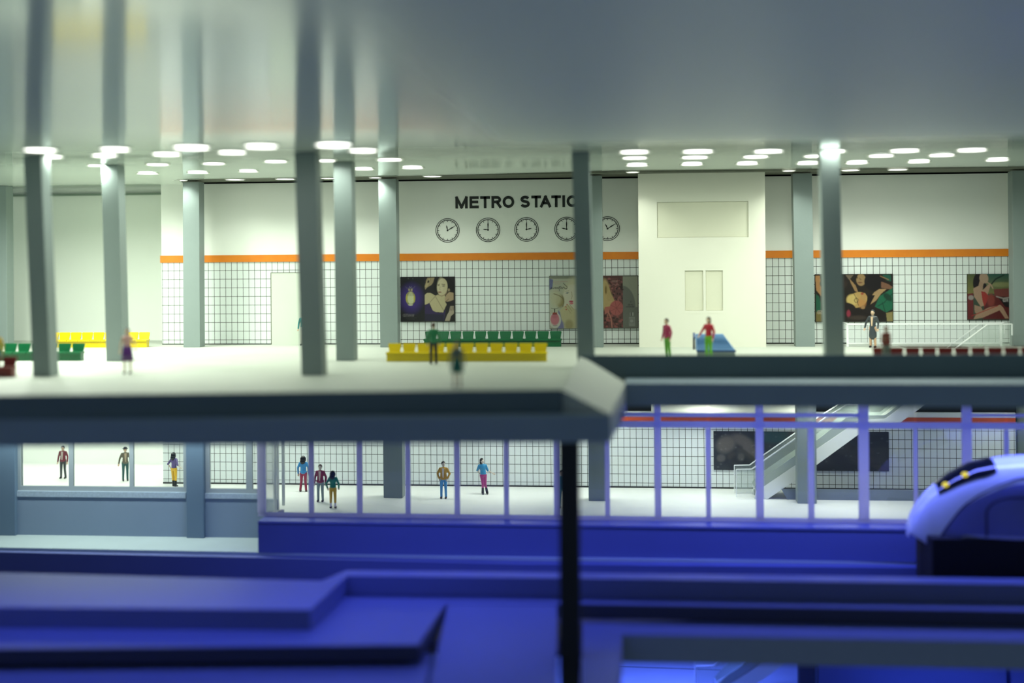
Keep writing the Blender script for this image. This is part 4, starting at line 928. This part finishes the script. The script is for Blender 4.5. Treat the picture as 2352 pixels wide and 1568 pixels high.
# ================================================================== RAILING
M_rail = mat('white_rail', (236, 240, 238), .3, .02); M_acr = frosted_mat('clear_acrylic', (225, 232, 232), .22, .15)
yr = onz(2120, 795.5, 0).y
t = thing('railing', 'white railing with clear acrylic panels round the stair well on the upper right', 'railing', (ony(2120, 790, yr).x, yr, 0))
us = [1946.5, 2018, 2088, 2157, 2228, 2299]
X = lambda u: ony(u, 770, yr).x
zt_ = ony(2120, 742.5, yr).z; zb_ = ony(2120, 788, yr).z
for u in us:
    bm = NB(); box(bm, X(u)-.05, X(u)+.05, yr-.03, yr+.03, 0, zt_); obj('post', bm, M_rail if u in (us[0], us[-1]) else M_acr, t)
bm = NB(); box(bm, X(us[0])-.05, X(us[-1])+.05, yr-.05, yr+.05, zt_-.06, zt_+.02); obj('top_rail', bm, M_rail, t)
bm = NB(); box(bm, X(us[0])-.05, X(us[-1])+.05, yr-.04, yr+.03, zb_-.03, zb_+.03); obj('bottom_rail', bm, M_rail, t)
for i in range(5):
    bm = NB(); box(bm, X(us[i])+.06, X(us[i+1])-.06, yr-.012, yr+.012, .02, zt_-.08); obj('acrylic_panel', bm, M_acr, t)
bm = NB(); box(bm, X(us[0])-.06, X(us[0])+.0, yr+.03, yr+1.9, zt_-.05, zt_+.02); box(bm, X(us[0])-.06, X(us[0])+.0, yr+1.8, yr+1.9, 0, zt_); obj('side_rail', bm, M_rail, t)
# ================================================================== ESCALATOR (lower hall to upper floor)
M_esc = mat('white_escalator_side', (238, 242, 230), .35, .02); M_skirt = mat('grey_green_skirt', (172, 184, 172), .5, .03); M_step = mat('grey_steps', (120, 128, 128), .5)
M_balus = frosted_mat('balustrade_acrylic', (190, 205, 196), .16, .1)
def C4(x, y): return (1600+x/4.523, 920+y/4.523)
def escalator(ye, dx=0, dy=0, dz=0, label='', name='escalator', top=True, back=1.25):
    o = thing(name, label, 'escalator', (0, 0, 0))
    base = onz(*C4(430, 1022), Z1)
    def Q(x, y): q = ony(*C4(x, y), ye); return (q.x, q.z)
    org = Vector((Q(430, 1022)[0], ye, Z1)); o.location = org + Vector((dx, dy, dz)); ORG[o.name] = org
    side = [Q(620, 938), Q(700, 890), Q(1050, 655), Q(1250, 500), Q(1540, 305), Q(1700, 200), Q(1960, 187)]
    bot = [Q(2068+50, 225), Q(1800, 232), Q(1690, 345), Q(1050, 810), Q(740, 1020), Q(600, 1022)]
    if top:
        zt0 = -0.02
        a = side[-1]; bx = bot[0]
        s1_ = (a[0]+(zt0-a[1])/.76, zt0); b1_ = (bx[0]+(zt0-bx[1])/.76+.2, zt0)
        side.append(s1_); bot.insert(0, b1_)
    zf = Z1
    side[0] = (side[0][0], max(side[0][1], zf+.3)); bot = [(p_[0], max(p_[1], zf+0.01)) for p_ in bot]
    for nm, y0, y1 in (('near_side', ye, ye+.14), ('far_side', ye+back, ye+back+.14)):
        bm = NB(); pts = side+bot; vb = [bm.verts.new((p_[0], y0, p_[1])) for p_ in pts]; vt = [bm.verts.new((p_[0], y1, p_[1])) for p_ in pts]
        bm.faces.new(vb); bm.faces.new(vt[::-1]); n = len(pts)
        for i in range(n): bm.faces.new((vb[i], vb[(i+1) % n], vt[(i+1) % n], vt[i]))
        obj(nm, bm, M_esc, o)
    # skirt boards
    sk = [Q(600, 895), Q(690, 800), Q(1050, 553), Q(1260, 402), Q(1550, 180), Q(1800, 150), Q(1960, 150)]
    lo = [Q(620, 938), Q(700, 890), Q(1050, 655), Q(1250, 500), Q(1540, 305), Q(1700, 200), Q(1960, 187)]
    if top:
        for L_ in (sk, lo): L_.append((L_[-1][0]+(0.12-L_[-1][1])/.76, 0.12))
    for nm, yy in (('skirt_board', ye+.03), ('skirt_board', ye+back+.03)):
        bm = NB()
        for i in range(len(sk)-1): hexa(bm, [(p_[0], yy, p_[1]) for p_ in (lo[i], lo[i+1], sk[i+1], sk[i])], [(p_[0], yy+.05, p_[1]) for p_ in (lo[i], lo[i+1], sk[i+1], sk[i])])
        obj(nm, bm, M_skirt, o)
    hr = [Q(412, 1000), Q(412, 715), Q(575, 712), Q(690, 628), Q(1050, 378), Q(1330, 185), Q(1560, 45), Q(1980, 45)]
    if top: hr = hr[:-1]+[(Q(1920, 30)[0], Q(1920, 30)[1])]; e_ = hr[-1]; hr += [(e_[0]+(1.05-e_[1])/.76, 1.05), (e_[0]+(1.05-e_[1])/.76+1.1, 1.07), (e_[0]+(1.05-e_[1])/.76+1.1, .55)]
    for yy in (ye+.05, ye+back+.05):
        bm = NB()
        for i in range(1, len(hr)-1): bar(bm, (hr[i][0], yy, hr[i][1]), (hr[i+1][0], yy, hr[i+1][1]), .07, .045)
        bar(bm, (hr[0][0], yy, hr[0][1]), (hr[1][0], yy, hr[1][1]), .06, .03); obj('handrail', bm, M_rail, o)
        bm = NB()
        def lowz(x):
            for i in range(len(sk)-1):
                if sk[i][0] <= x <= sk[i+1][0]: f = (x-sk[i][0])/(sk[i+1][0]-sk[i][0]+1e-9); return sk[i][1]*(1-f)+sk[i+1][1]*f
            return zf+.05 if x < sk[0][0] else sk[-1][1]-.1
        xs_ = sorted([p_[0] for p_ in hr[1:-1]]+[p_[0] for p_ in sk])
        def hz(x):
            H = hr[1:]
            for i in range(len(H)-1):
                if H[i][0] <= x <= H[i+1][0]: f = (x-H[i][0])/(H[i+1][0]-H[i][0]+1e-9); return H[i][1]*(1-f)+H[i+1][1]*f
            return H[-1][1]
        for i in range(len(xs_)-1):
            a, b = xs_[i]+1e-4, xs_[i+1]-1e-4
            if b-a < .01: continue
            q = [(a, lowz(a)), (b, lowz(b)), (b, max(hz(b)-.03, lowz(b)+.02)), (a, max(hz(a)-.03, lowz(a)+.02))]
            hexa(bm, [(p_[0], yy-.01, p_[1]) for p_ in q], [(p_[0], yy+.01, p_[1]) for p_ in q])
        obj('balustrade', bm, M_balus, o)
    # steps
    bm = NB(); xa = lo[0][0]; xb = lo[-1][0]
    n = 46
    for i in range(n):
        x = xa+(xb-xa)*i/n; zz2 = max(min(lowline(lo, x), lowline(lo, x+(xb-xa)/n)), zf+.05)-0.12
        box(bm, x, x+(xb-xa)/n, ye+.15, ye+back-.01, max(zz2-.25, zf+.01), max(zz2, zf+.08))
    obj('steps', bm, M_step, o)
    return o
def lowline(L_, x):
    for i in range(len(L_)-1):
        if L_[i][0] <= x <= L_[i+1][0]: f = (x-L_[i][0])/(L_[i+1][0]-L_[i][0]+1e-9); return L_[i][1]*(1-f)+L_[i+1][1]*f
    return L_[-1][1]
ye = onz(*C4(740, 1022), Z1).y
escalator(max(ye, hy0+.05) if False else ye, label='white escalator with clear sides rising from the lower hall to the railing')
# blue lit escalator on the deepest level
tgt = onz(1793, 1552, Z2+1.0)
q0 = ony(*C4(1400, 450), ye)
escalator(ye, dx=tgt.x-q0.x+0.9, dy=tgt.y-ye-.2, dz=Z2-Z1, label='blue lit escalator on the deepest level, only partly seen under the lowest beam', top=False)
# ================================================================== TRAIN
M_tr = mat('glossy_white_train', (226, 230, 240), .22, .02, 1.0, coat=.4); M_scr = mat('black_windscreen', (12, 14, 20), .12, .05); M_sk = mat('matt_black_skirt', (6, 7, 10), .7, .1)
def TX(u, v): return atd(u, v, 50.0)
tip = TX(2085, 1225); YT = tip.y+0.2
sil = [(2084, 1228), (2085, 1205), (2092, 1180), (2104, 1157), (2124, 1131), (2150, 1108), (2182, 1086), (2228, 1064), (2272, 1053), (2320, 1047), (2352, 1045), (2420, 1042), (2700, 1040)]
pr = [(ony(u, v, YT).x, ony(u, v, YT).z) for u, v in sil]
ZB = ony(2200, 1236, YT-1.5).z
x0t = pr[0][0]
t = thing('train', 'white high speed train nose entering from the right in blue light', 'train', (x0t+4, YT, ZG-1.2))
def trpt(i_x, zt_, ang, hw, zb, n=2.5):
    c, s_ = math.cos(ang), math.sin(ang)
    y = -hw*(abs(c)**(2/n))*(1 if c > 0 else -1); z = zb+(zt_-zb)*(max(s_, 0)**(2/n)); return (i_x, YT+y, z)
xs_ = []
for i in range(len(pr)-1):
    k = 6
    for j in range(k): xs_.append((pr[i][0]*(1-j/k)+pr[i+1][0]*j/k, pr[i][1]*(1-j/k)+pr[i+1][1]*j/k))
xs_.append(pr[-1])
def hwid(x):
    d = max(0, x-x0t); return 0.25+1.4*min(1, (d/3.6))**0.5 if d < 3.6 else 1.65
def zbot(x):
    d = max(0, x-x0t); return ZB-.05-(.55)*max(0, 1-abs(d-.9)/.9) if d < 1.8 else ZB
NA = 28
bm = NB(); prev = None
for (x, zt_) in xs_:
    hw = hwid(x); zb = min(zbot(x), zt_-.05)
    ring = [bm.verts.new(trpt(x, zt_, PI*j/NA, hw, zb)) for j in range(NA+1)]
    if prev:
        for j in range(NA): bm.faces.new((prev[j], prev[j+1], ring[j+1], ring[j]))
        bm.faces.new((prev[NA], prev[0], ring[0], ring[NA]))
    else: bm.faces.new(ring)
    prev = ring
bm.faces.new(prev[::-1]); obj('body_shell', bm, M_tr, t, smooth=True)
def patch(bm, x0, x1, a0, a1, off, nx=14, na=10, rnd=0.0, ramp=None):
    g = []; A1 = a1; W_ = a1-a0
    for i in range(nx+1):
        x = x0+(x1-x0)*i/nx
        if ramp: f_ = min(1, max(0.03, (x-x0)/2.8))**0.5; a1 = A1*f_; a0 = a1-W_ if ramp == 2 else a0
        zt_ = lowline(pr, x); hw = hwid(x)+off; zb = zbot(x)
        e = 1-rnd*(abs(2*i/nx-1)**4); am = (a0+a1)/2
        g.append([bm.verts.new(trpt(x, zt_+off, am+(a0+(a1-a0)*j/na-am)*e, hw, zb)) for j in range(na+1)])
    for i in range(nx):
        for j in range(na): bm.faces.new((g[i][j], g[i+1][j], g[i+1][j+1], g[i][j+1]))
xa = ony(2146, 1100, YT).x; xb = ony(2274, 1060, YT).x
bm = NB(); patch(bm, xa, xb, math.radians(52), math.radians(128), .035, rnd=.12); obj('windscreen', bm, M_scr, t, smooth=True)
M_yel = emis('yellow_cab_light', (1.0, .80, .06), 0.75); M_yel.node_tree.nodes['Principled BSDF'].inputs['Base Color'].default_value = (.5, .42, .02, 1); M_yel.node_tree.nodes['Principled BSDF'].inputs['Roughness'].default_value = .9
for (u, v) in ((2174, 1105), (2217, 1080)):
    q = ony(u, v, YT-.75); x = q.x; zt_ = lowline(pr, x); c = Vector(trpt(x, zt_+.06, math.radians(64), hwid(x)+.06, zbot(x)))
    bm = NB(); ell(bm, c, .13, .1, .1); obj('cab_light', bm, M_yel, t, smooth=True)
bm = NB(); xs0 = ony(2122, 1260, YT).x
prism(bm, [(xs0, YT-1.45), (30, YT-1.45), (30, YT+1.45), (xs0, YT+1.45), (xs0-.15, YT)], ZG-1.15, ZB-.02); obj('skirt', bm, M_sk, t, bevel=.05)
bm = NB(); patch(bm, x0t+.85, 29.5, math.radians(1), math.radians(40), .012, nx=120, na=8, ramp=1); obj('side_shade_patch', bm, mat('satin_side_shade', (112, 118, 186), .4, .04), t, smooth=True)  # blue patch puts the shade on the shell's near side into colour
bm = NB(); patch(bm, x0t+1.0, 29.5, math.radians(45), math.radians(47), .02, nx=120, na=2, ramp=2); obj('side_stripe', bm, mat('dark_blue_line', (60, 62, 90), .5), t, smooth=True)
# door outline on the near side
bm = NB(); dpts = []
for i in range(9):
    a = PI-PI/2*i/8; dpts.append((ony(2330, 1200, YT-1.66).x+1.0*math.cos(a)*1.0, ony(2330, 1180, YT-1.66).z+1.0*math.sin(a)*.6))
dpts = [(dpts[0][0], ZB+.1)]+dpts+[(30, dpts[-1][1])]
stroke(bm, dpts, .09, YT-1.68, YT-1.63); obj('door_outline', bm, mat('dark_blue_line', (60, 62, 90), .5), t)
bm = NB(); bm.free()

# ================================================================== PEOPLE
M_skin = mat('painted_skin', (206, 176, 146), .4, .04, 12)
M_pale = mat('painted_pale_skin', (214, 200, 180), .4, .04, 12)
M_eye = mat('painted_eye', (40, 30, 26), .3); M_lip = mat('painted_lip', (150, 70, 66), .4)
def pm(c, r=.3): return mat('painted_%d_%d_%d' % c, c, r, .12, 9)
def person(label, foot, zf, H=1.74, rz=0.0, skin='skin', hair=(26, 24, 24), hairstyle='short', top=(120, 40, 50), legs=(70, 76, 80), shoes=(28, 26, 26), sleeves='long', bottom='trousers', shirt=None, pose=None, boots=False, hat=None, coat=None, lean=(0, 0), head_turn=0.0, wide=1.0, socks=None, cuff=None, depth=None):
    J = dict(hipL=(.09, 0, .92), hipR=(-.09, 0, .92), kneeL=(.10, -.01, .50), kneeR=(-.10, -.01, .50), ankL=(.11, .02, .09), ankR=(-.11, .02, .09),
             shL=(.16, 0, 1.40), shR=(-.16, 0, 1.40), elL=(.25, .03, 1.15), elR=(-.25, .03, 1.15), wrL=(.26, -.06, .90), wrR=(-.26, -.06, .90),
             pel=(0, 0, .97), wai=(0, 0, 1.10), che=(0, 0, 1.30), nec=(0, 0, 1.48), hed=(0, -.01, 1.615))
    if pose: J.update(pose)
    J = {k: Vector(v) for k, v in J.items()}
    for k, v in J.items():      # lean grows with height above the ankles
        f = max(0, v.z-.09); v.x += lean[0]*f; v.y += lean[1]*f
    p = onz(foot[0], foot[1], zf) if depth is None else depth
    s = H/1.75
    t = thing('person', label, 'person', (p.x, p.y, zf), rz); t.scale = (s, s, s)
    sk = {'skin': M_skin, 'pale': M_pale}[skin]
    def build(name, fn, m, vox=.018, parent=t):
        bm = NB(); fn(bm); return obj(name, bm, m, parent, world=False, smooth=True, remesh=vox)
    hd = J['hed']; R = Matrix.Rotation(head_turn, 4, 'Z')
    def hp(x, y, z): return hd + (R @ Vector((x, y, z)))
    def body(bm):
        ell(bm, hd, .078, .095, .118, R.copy()); ell(bm, hp(0, -.02, -.055), .058, .068, .06, R.copy())
        caps(bm, J['nec']+Vector((0, 0, -.06)), hd+Vector((0, .01, -.08)), .052, .046)
        caps(bm, hp(0, -.088, .01), hp(0, -.108, -.018), .012, .017)
        for sx in (-1, 1): ell(bm, hp(sx*.079, .01, -.005), .014, .026, .036)
        ell(bm, J['che'], .16, .095, .19); ell(bm, J['wai'], .125, .085, .15); ell(bm, J['pel'], .145, .095, .12)
        for a in 'LR':
            caps(bm, J['sh'+a], J['el'+a], .05, .038); caps(bm, J['el'+a], J['wr'+a], .037, .026)
            caps(bm, J['hip'+a], J['knee'+a], .078, .052); caps(bm, J['knee'+a], J['ank'+a], .05, .035)
            caps(bm, J['ank'+a], J['ank'+a]+Vector((0, -.10, -.05)), .036, .03)
    build('body', body, sk, .015)
    for a in 'LR':             # hands: palm, four unequal fingers and a thumb
        d = (J['wr'+a]-J['el'+a]).normalized(); side = Vector((1 if a == 'L' else -1, 0, 0)); n = d.cross(side).normalized(); side = n.cross(d).normalized()
        c = J['wr'+a]+d*.05; bm = NB(); M = Matrix((side, n, d)).transposed().to_4x4()
        ell(bm, c, .038, .018, .05, M)
        for k, L_ in enumerate((.062, .074, .070, .055)):
            b0 = c+d*.035+side*(-.028+k*.019); b1 = b0+d*L_*.55-n*.004; b2 = b1+d*L_*.35-n*.022; caps(bm, b0, b1, .0095, .009, seg=6, k=2); caps(bm, b1, b2, .009, .007, seg=6, k=2)
        th = c-d*.02+side*-.03 ; caps(bm, th, th+d*.045-side*.03-n*.012, .012, .009, seg=6, k=2)
        obj('hand', bm, sk, t, world=False, smooth=True)
    for sx in (-1, 1):
        bm = NB(); ell(bm, hp(sx*.031, -.088, .018), .012, .008, .008, seg=8, rg=6); obj('eye', bm, M_eye, t, world=False, smooth=True)
    bm = NB(); ell(bm, hp(0, -.086, -.058), .024, .008, .008, seg=8, rg=6); obj('mouth', bm, M_lip, t, world=False, smooth=True)
    mt = pm(top)
    def topf(bm):
        ell(bm, J['che'], .168*wide, .115, .20); ell(bm, J['wai'], .145*wide, .11, .17)
        caps(bm, J['shR']+Vector((.03, 0, .01)), J['shL']+Vector((-.03, 0, .01)), .055, .055)
        if coat != 'dress': ell(bm, J['pel']+Vector((0, 0, .03)), .155*wide, .115, .085)
        if coat == 'long': caps(bm, J['pel'], J['pel']+Vector((0, 0, -.42)), .16, .19, .75)
        if coat == 'jacket': ell(bm, J['pel']+Vector((0, 0, -.01)), .175*wide, .125, .13)
        if sleeves != 'none':
            for a in 'LR':
                caps(bm, J['sh'+a], J['el'+a], .064, .052)
                if sleeves == 'long': caps(bm, J['el'+a], J['wr'+a], .052, .042)
    build('jacket' if coat == 'jacket' else ('coat' if coat == 'long' else 'top'), topf, mt)
    if shirt:
        def sh(bm): hexa(bm, [(-.055, -.125, 1.43), (.055, -.125, 1.43), (.02, -.145, 1.0), (-.02, -.145, 1.0)], [(-.055, -.07, 1.43), (.055, -.07, 1.43), (.02, -.07, 1.0), (-.02, -.07, 1.0)])
        bm = NB(); sh(bm)
        for v_ in bm.verts: v_.co.x += lean[0]*(v_.co.z-.09); v_.co.y += lean[1]*(v_.co.z-.09)
        obj('shirt', bm, pm(shirt), t, world=False)
    if bottom == 'trousers':
        def tr(bm):
            ell(bm, J['pel']+Vector((0, 0, -.04)), .15, .112, .12)
            for a in 'LR':
                e = J['ank'+a] if not (cuff or boots) else J['knee'+a].lerp(J['ank'+a], .55)
                caps(bm, J['hip'+a], J['knee'+a], .092, .066); caps(bm, J['knee'+a], e, .066, .056)
        build('trousers', tr, pm(legs))
    else:
        bm = NB(); top_z = J['wai'].z; bz = .56 if bottom == 'skirt' else .50; prev = None
        for (zz_, rx, ry) in ((top_z, .13, .10), (J['pel'].z, .17, .13), (.78, .20, .16), (bz, .24, .19), (bz, .21, .17)):
            ring = [bm.verts.new((lean[0]*zz_+rx*math.cos(i*PI/12)*(1+.04*math.cos(i*2)), lean[1]*zz_+ry*math.sin(i*PI/12), zz_)) for i in range(24)]
            if prev:
                for i in range(24): bm.faces.new((prev[i], prev[(i+1) % 24], ring[(i+1) % 24], ring[i]))
            else: bm.faces.new(ring)
            prev = ring
        bm.faces.new(prev[::-1]); obj('skirt', bm, pm(legs), t, world=False, smooth=True)
    for a in 'LR':
        an = J['ank'+a]; bm = NB()
        ell(bm, (an.x, an.y-.05, .05), .06, .14, .05); caps(bm, (an.x, an.y+.03, .03), (an.x, an.y-.14, .028), .03, .034)
        if boots: caps(bm, J['knee'+a].lerp(an, .45), (an.x, an.y, .06), .06, .068)
        obj('boot' if boots else 'shoe', bm, pm(shoes, .25), t, world=False, smooth=True, remesh=.012)
        if socks:
            bm = NB(); caps(bm, J['knee'+a].lerp(an, .5), an, .046, .042); obj('sock', bm, pm(socks), t, world=False, smooth=True)
    def hr0(bm): ell(bm, hp(0, .018, .03), .096, .108, .118, R.copy())
    def hr(bm):
        if hairstyle == 'long':
            ell(bm, hp(0, .055, -.02), .145, .10, .17, R.copy()); ell(bm, hp(.02, .09, -.13), .13, .07, .14, R.copy()); ell(bm, hp(-.05, .06, .05), .07, .07, .07); ell(bm, hp(.05, .07, .02), .07, .07, .08)
        if hairstyle == 'bun': ell(bm, hp(0, .10, -.05), .06, .06, .07)
        if hairstyle == 'bob': ell(bm, hp(0, .05, -.06), .092, .075, .11, R.copy())
    bm = NB(); hr0(bm)
    # keep the face free
    bmesh.ops.bisect_plane(bm, geom=bm.verts[:]+bm.edges[:]+bm.faces[:], plane_co=hp(0, -.045, .06), plane_no=R @ Vector((0, -1, -.75)), clear_outer=True)
    bmesh.ops.holes_fill(bm, edges=bm.edges[:])
    hr(bm)
    obj('hair', bm, pm(hair, .2), t, world=False, smooth=True)
    if hat:
        bm = NB(); cyl(bm, hp(0, 0, .055), hp(0, 0, .07), .15, 20); ell(bm, hp(0, 0, .09), .095, .105, .07); obj('hat', bm, pm(hat), t, world=False, smooth=False)
    return t
HANDS_POCKET = dict(elL=(.29, .04, 1.16), elR=(-.29, .04, 1.16), wrL=(.20, -.06, .96), wrR=(-.20, -.06, .96))
AKIMBO_BACK = dict(elL=(.30, .10, 1.16), elR=(-.30, .10, 1.16), wrL=(.27, -.04, .95), wrR=(-.27, -.04, .95))
# --- upper floor
person('person in a purple dress standing beside the second column from the left', (293, 858), 0, 1.72, .15, hair=(70, 56, 52), hairstyle='bob', top=(206, 160, 150), legs=(86, 44, 110), bottom='dress', sleeves='none', shoes=(96, 84, 84), pose=dict(elL=(.27, .02, 1.18), wrL=(.33, -.05, .98)))
person('person in a green top and dark trousers in front of the yellow row of seats', (996, 836), 0, 1.68, PI+.2, hair=(84, 60, 50), top=(34, 120, 74), legs=(40, 44, 42), shoes=(60, 40, 50), coat='jacket')
person('person in a grey top and teal skirt near the edge of the upper floor', (1050, 889), 0, 1.52, .1, hair=(60, 54, 52), hairstyle='bob', top=(98, 120, 108), legs=(28, 116, 98), bottom='skirt', shoes=(90, 60, 70), socks=(186, 160, 150))
person('person in a magenta jacket and green trousers left of the ribbed blue seat', (1535, 824), 0, 1.70, -.9, hair=(70, 56, 48), hairstyle='short', top=(150, 34, 74), legs=(84, 150, 40), shoes=(70, 90, 70), coat='jacket', lean=(.0, -.06))
person('person in a red top and bright green trousers in front of the ribbed blue seat', (1628, 826.5), 0, 1.78, -.7, hair=(64, 54, 46), hairstyle='bob', top=(170, 30, 46), legs=(96, 170, 30), shoes=(90, 96, 90), coat=None, pose=dict(elR=(-.26, -.06, 1.2), wrR=(-.30, -.2, 1.02)))
person('person in a long tan and dark grey coat walking by the railing below the poster', (2005, 798), 0, 1.76, -.5, skin='skin', hair=(52, 62, 66), hairstyle='bob', top=(62, 68, 72), legs=(196, 160, 128), shoes=(34, 30, 28), coat='long', shirt=(206, 178, 148), pose=dict(wrR=(-.36, -.04, .92), elR=(-.32, .02, 1.16)))
person('small person in a rust red top among the brick red seats on the right', (2036, 846), 0, 1.60, .3, hair=(120, 60, 50), top=(150, 60, 40), legs=(110, 124, 112), shoes=(60, 70, 70), pose=dict(elL=(.17, .03, 1.15), elR=(-.17, .03, 1.15), wrL=(.14, -.04, .95), wrR=(-.14, -.04, .95), shL=(.13, 0, 1.42), shR=(-.13, 0, 1.42)), wide=.75)
person('person in teal almost hidden by the front column beside the pale door', (697, 793), 0, 1.66, 0, hair=(40, 36, 34), top=(40, 130, 130), legs=(190, 190, 180), shoes=(60, 60, 58))
person('person in a yellow top cut off by the left edge of the picture', (-9, 862), 0, 1.72, .2, hair=(80, 60, 40), top=(220, 178, 40), legs=(40, 130, 130), shoes=(40, 40, 40))
# --- lower hall
person('person in a maroon jacket and dark trousers behind the leftmost lower window', (145, 1098.5), Z1, 1.74, 0, hair=(40, 36, 34), top=(112, 34, 46), legs=(40, 48, 50), shoes=(26, 26, 26), coat='jacket', shirt=(190, 180, 170), wide=1.05, pose=dict(ankL=(.13, .02, .09), ankR=(-.12, .02, .09)))
person('person in a dark hat and tan jacket behind the second lower window', (288, 1104), Z1, 1.76, .5, hair=(50, 44, 40), hat=(46, 48, 44), top=(96, 92, 74), legs=(26, 78, 76), shoes=(30, 40, 40), coat='jacket', shirt=(176, 156, 130), pose=dict(elR=(-.27, .04, 1.15), wrR=(-.32, 0, .92)))
person('person with long black hair, purple top and yellow trousers, seen from behind', (400, 1118), Z1, 1.74, PI-.35, hair=(20, 24, 28), hairstyle='long', top=(88, 76, 124), legs=(214, 168, 32), shoes=(28, 32, 30), boots=True, sleeves='short', pose=dict(AKIMBO_BACK, elR=(-.30, .08, 1.14), wrR=(-.30, -.14, .98), ankL=(.12, -.10, .09), kneeL=(.11, -.05, .5)), skin='pale')
person('person in a blue patterned top and red trousers behind the glass corner of the bay', (697, 1129), Z1, 1.76, PI+.1, hair=(18, 20, 20), hairstyle='long', top=(58, 138, 192), legs=(150, 40, 66), shoes=(60, 60, 40), coat='jacket', pose=dict(ankL=(.15, .02, .09), ankR=(-.13, .02, .09), elL=(.26, .02, 1.18), elR=(-.26, .02, 1.18)))
person('person in a maroon jacket and light grey trousers beside the green topped person', (736, 1152), Z1, 1.76, 0, skin='pale', hair=(96, 76, 70), top=(142, 42, 72), legs=(132, 152, 154), shoes=(38, 34, 34), coat='jacket', shirt=(222, 206, 186), wide=1.08, pose=dict(elL=(.27, .04, 1.15), wrL=(.27, -.1, .92)))
person('person in a green top and yellow trousers with bushy black hair, seen from behind', (765, 1167), Z1, 1.72, PI, hair=(24, 30, 36), hairstyle='long', top=(28, 138, 102), legs=(212, 166, 34), shoes=(36, 32, 36), socks=(226, 216, 218), cuff=True, pose=AKIMBO_BACK, sleeves='long')
person('person in a tan jacket and bright blue trousers with hands in the pockets', (1019, 1144.5), Z1, 1.77, 0, skin='pale', hair=(34, 28, 26), top=(196, 148, 50), legs=(70, 152, 204), shoes=(34, 30, 28), coat='jacket', shirt=(226, 216, 200), pose=HANDS_POCKET, wide=1.1, head_turn=.5)
person('person in a blue top, magenta trousers and black boots, leaning back', (1114, 1134.5), Z1, 1.74, .25, skin='pale', hair=(24, 24, 26), hairstyle='bob', top=(56, 148, 192), legs=(176, 66, 128), shoes=(26, 28, 28), boots=True, sleeves='short', lean=(-.09, .0), head_turn=.9, pose=dict(elL=(.24, 0, 1.14), wrL=(.46, -.06, 1.02), elR=(-.27, .05, 1.16), wrR=(-.12, -.02, .93), kneeL=(.05, -.02, .5), kneeR=(-.07, -.04, .5)))
person('person in teal almost hidden behind the black foreground post', (1290, 1166), Z1, 1.72, .2, hair=(40, 36, 34), top=(70, 160, 170), legs=(70, 170, 180), shoes=(60, 40, 30))
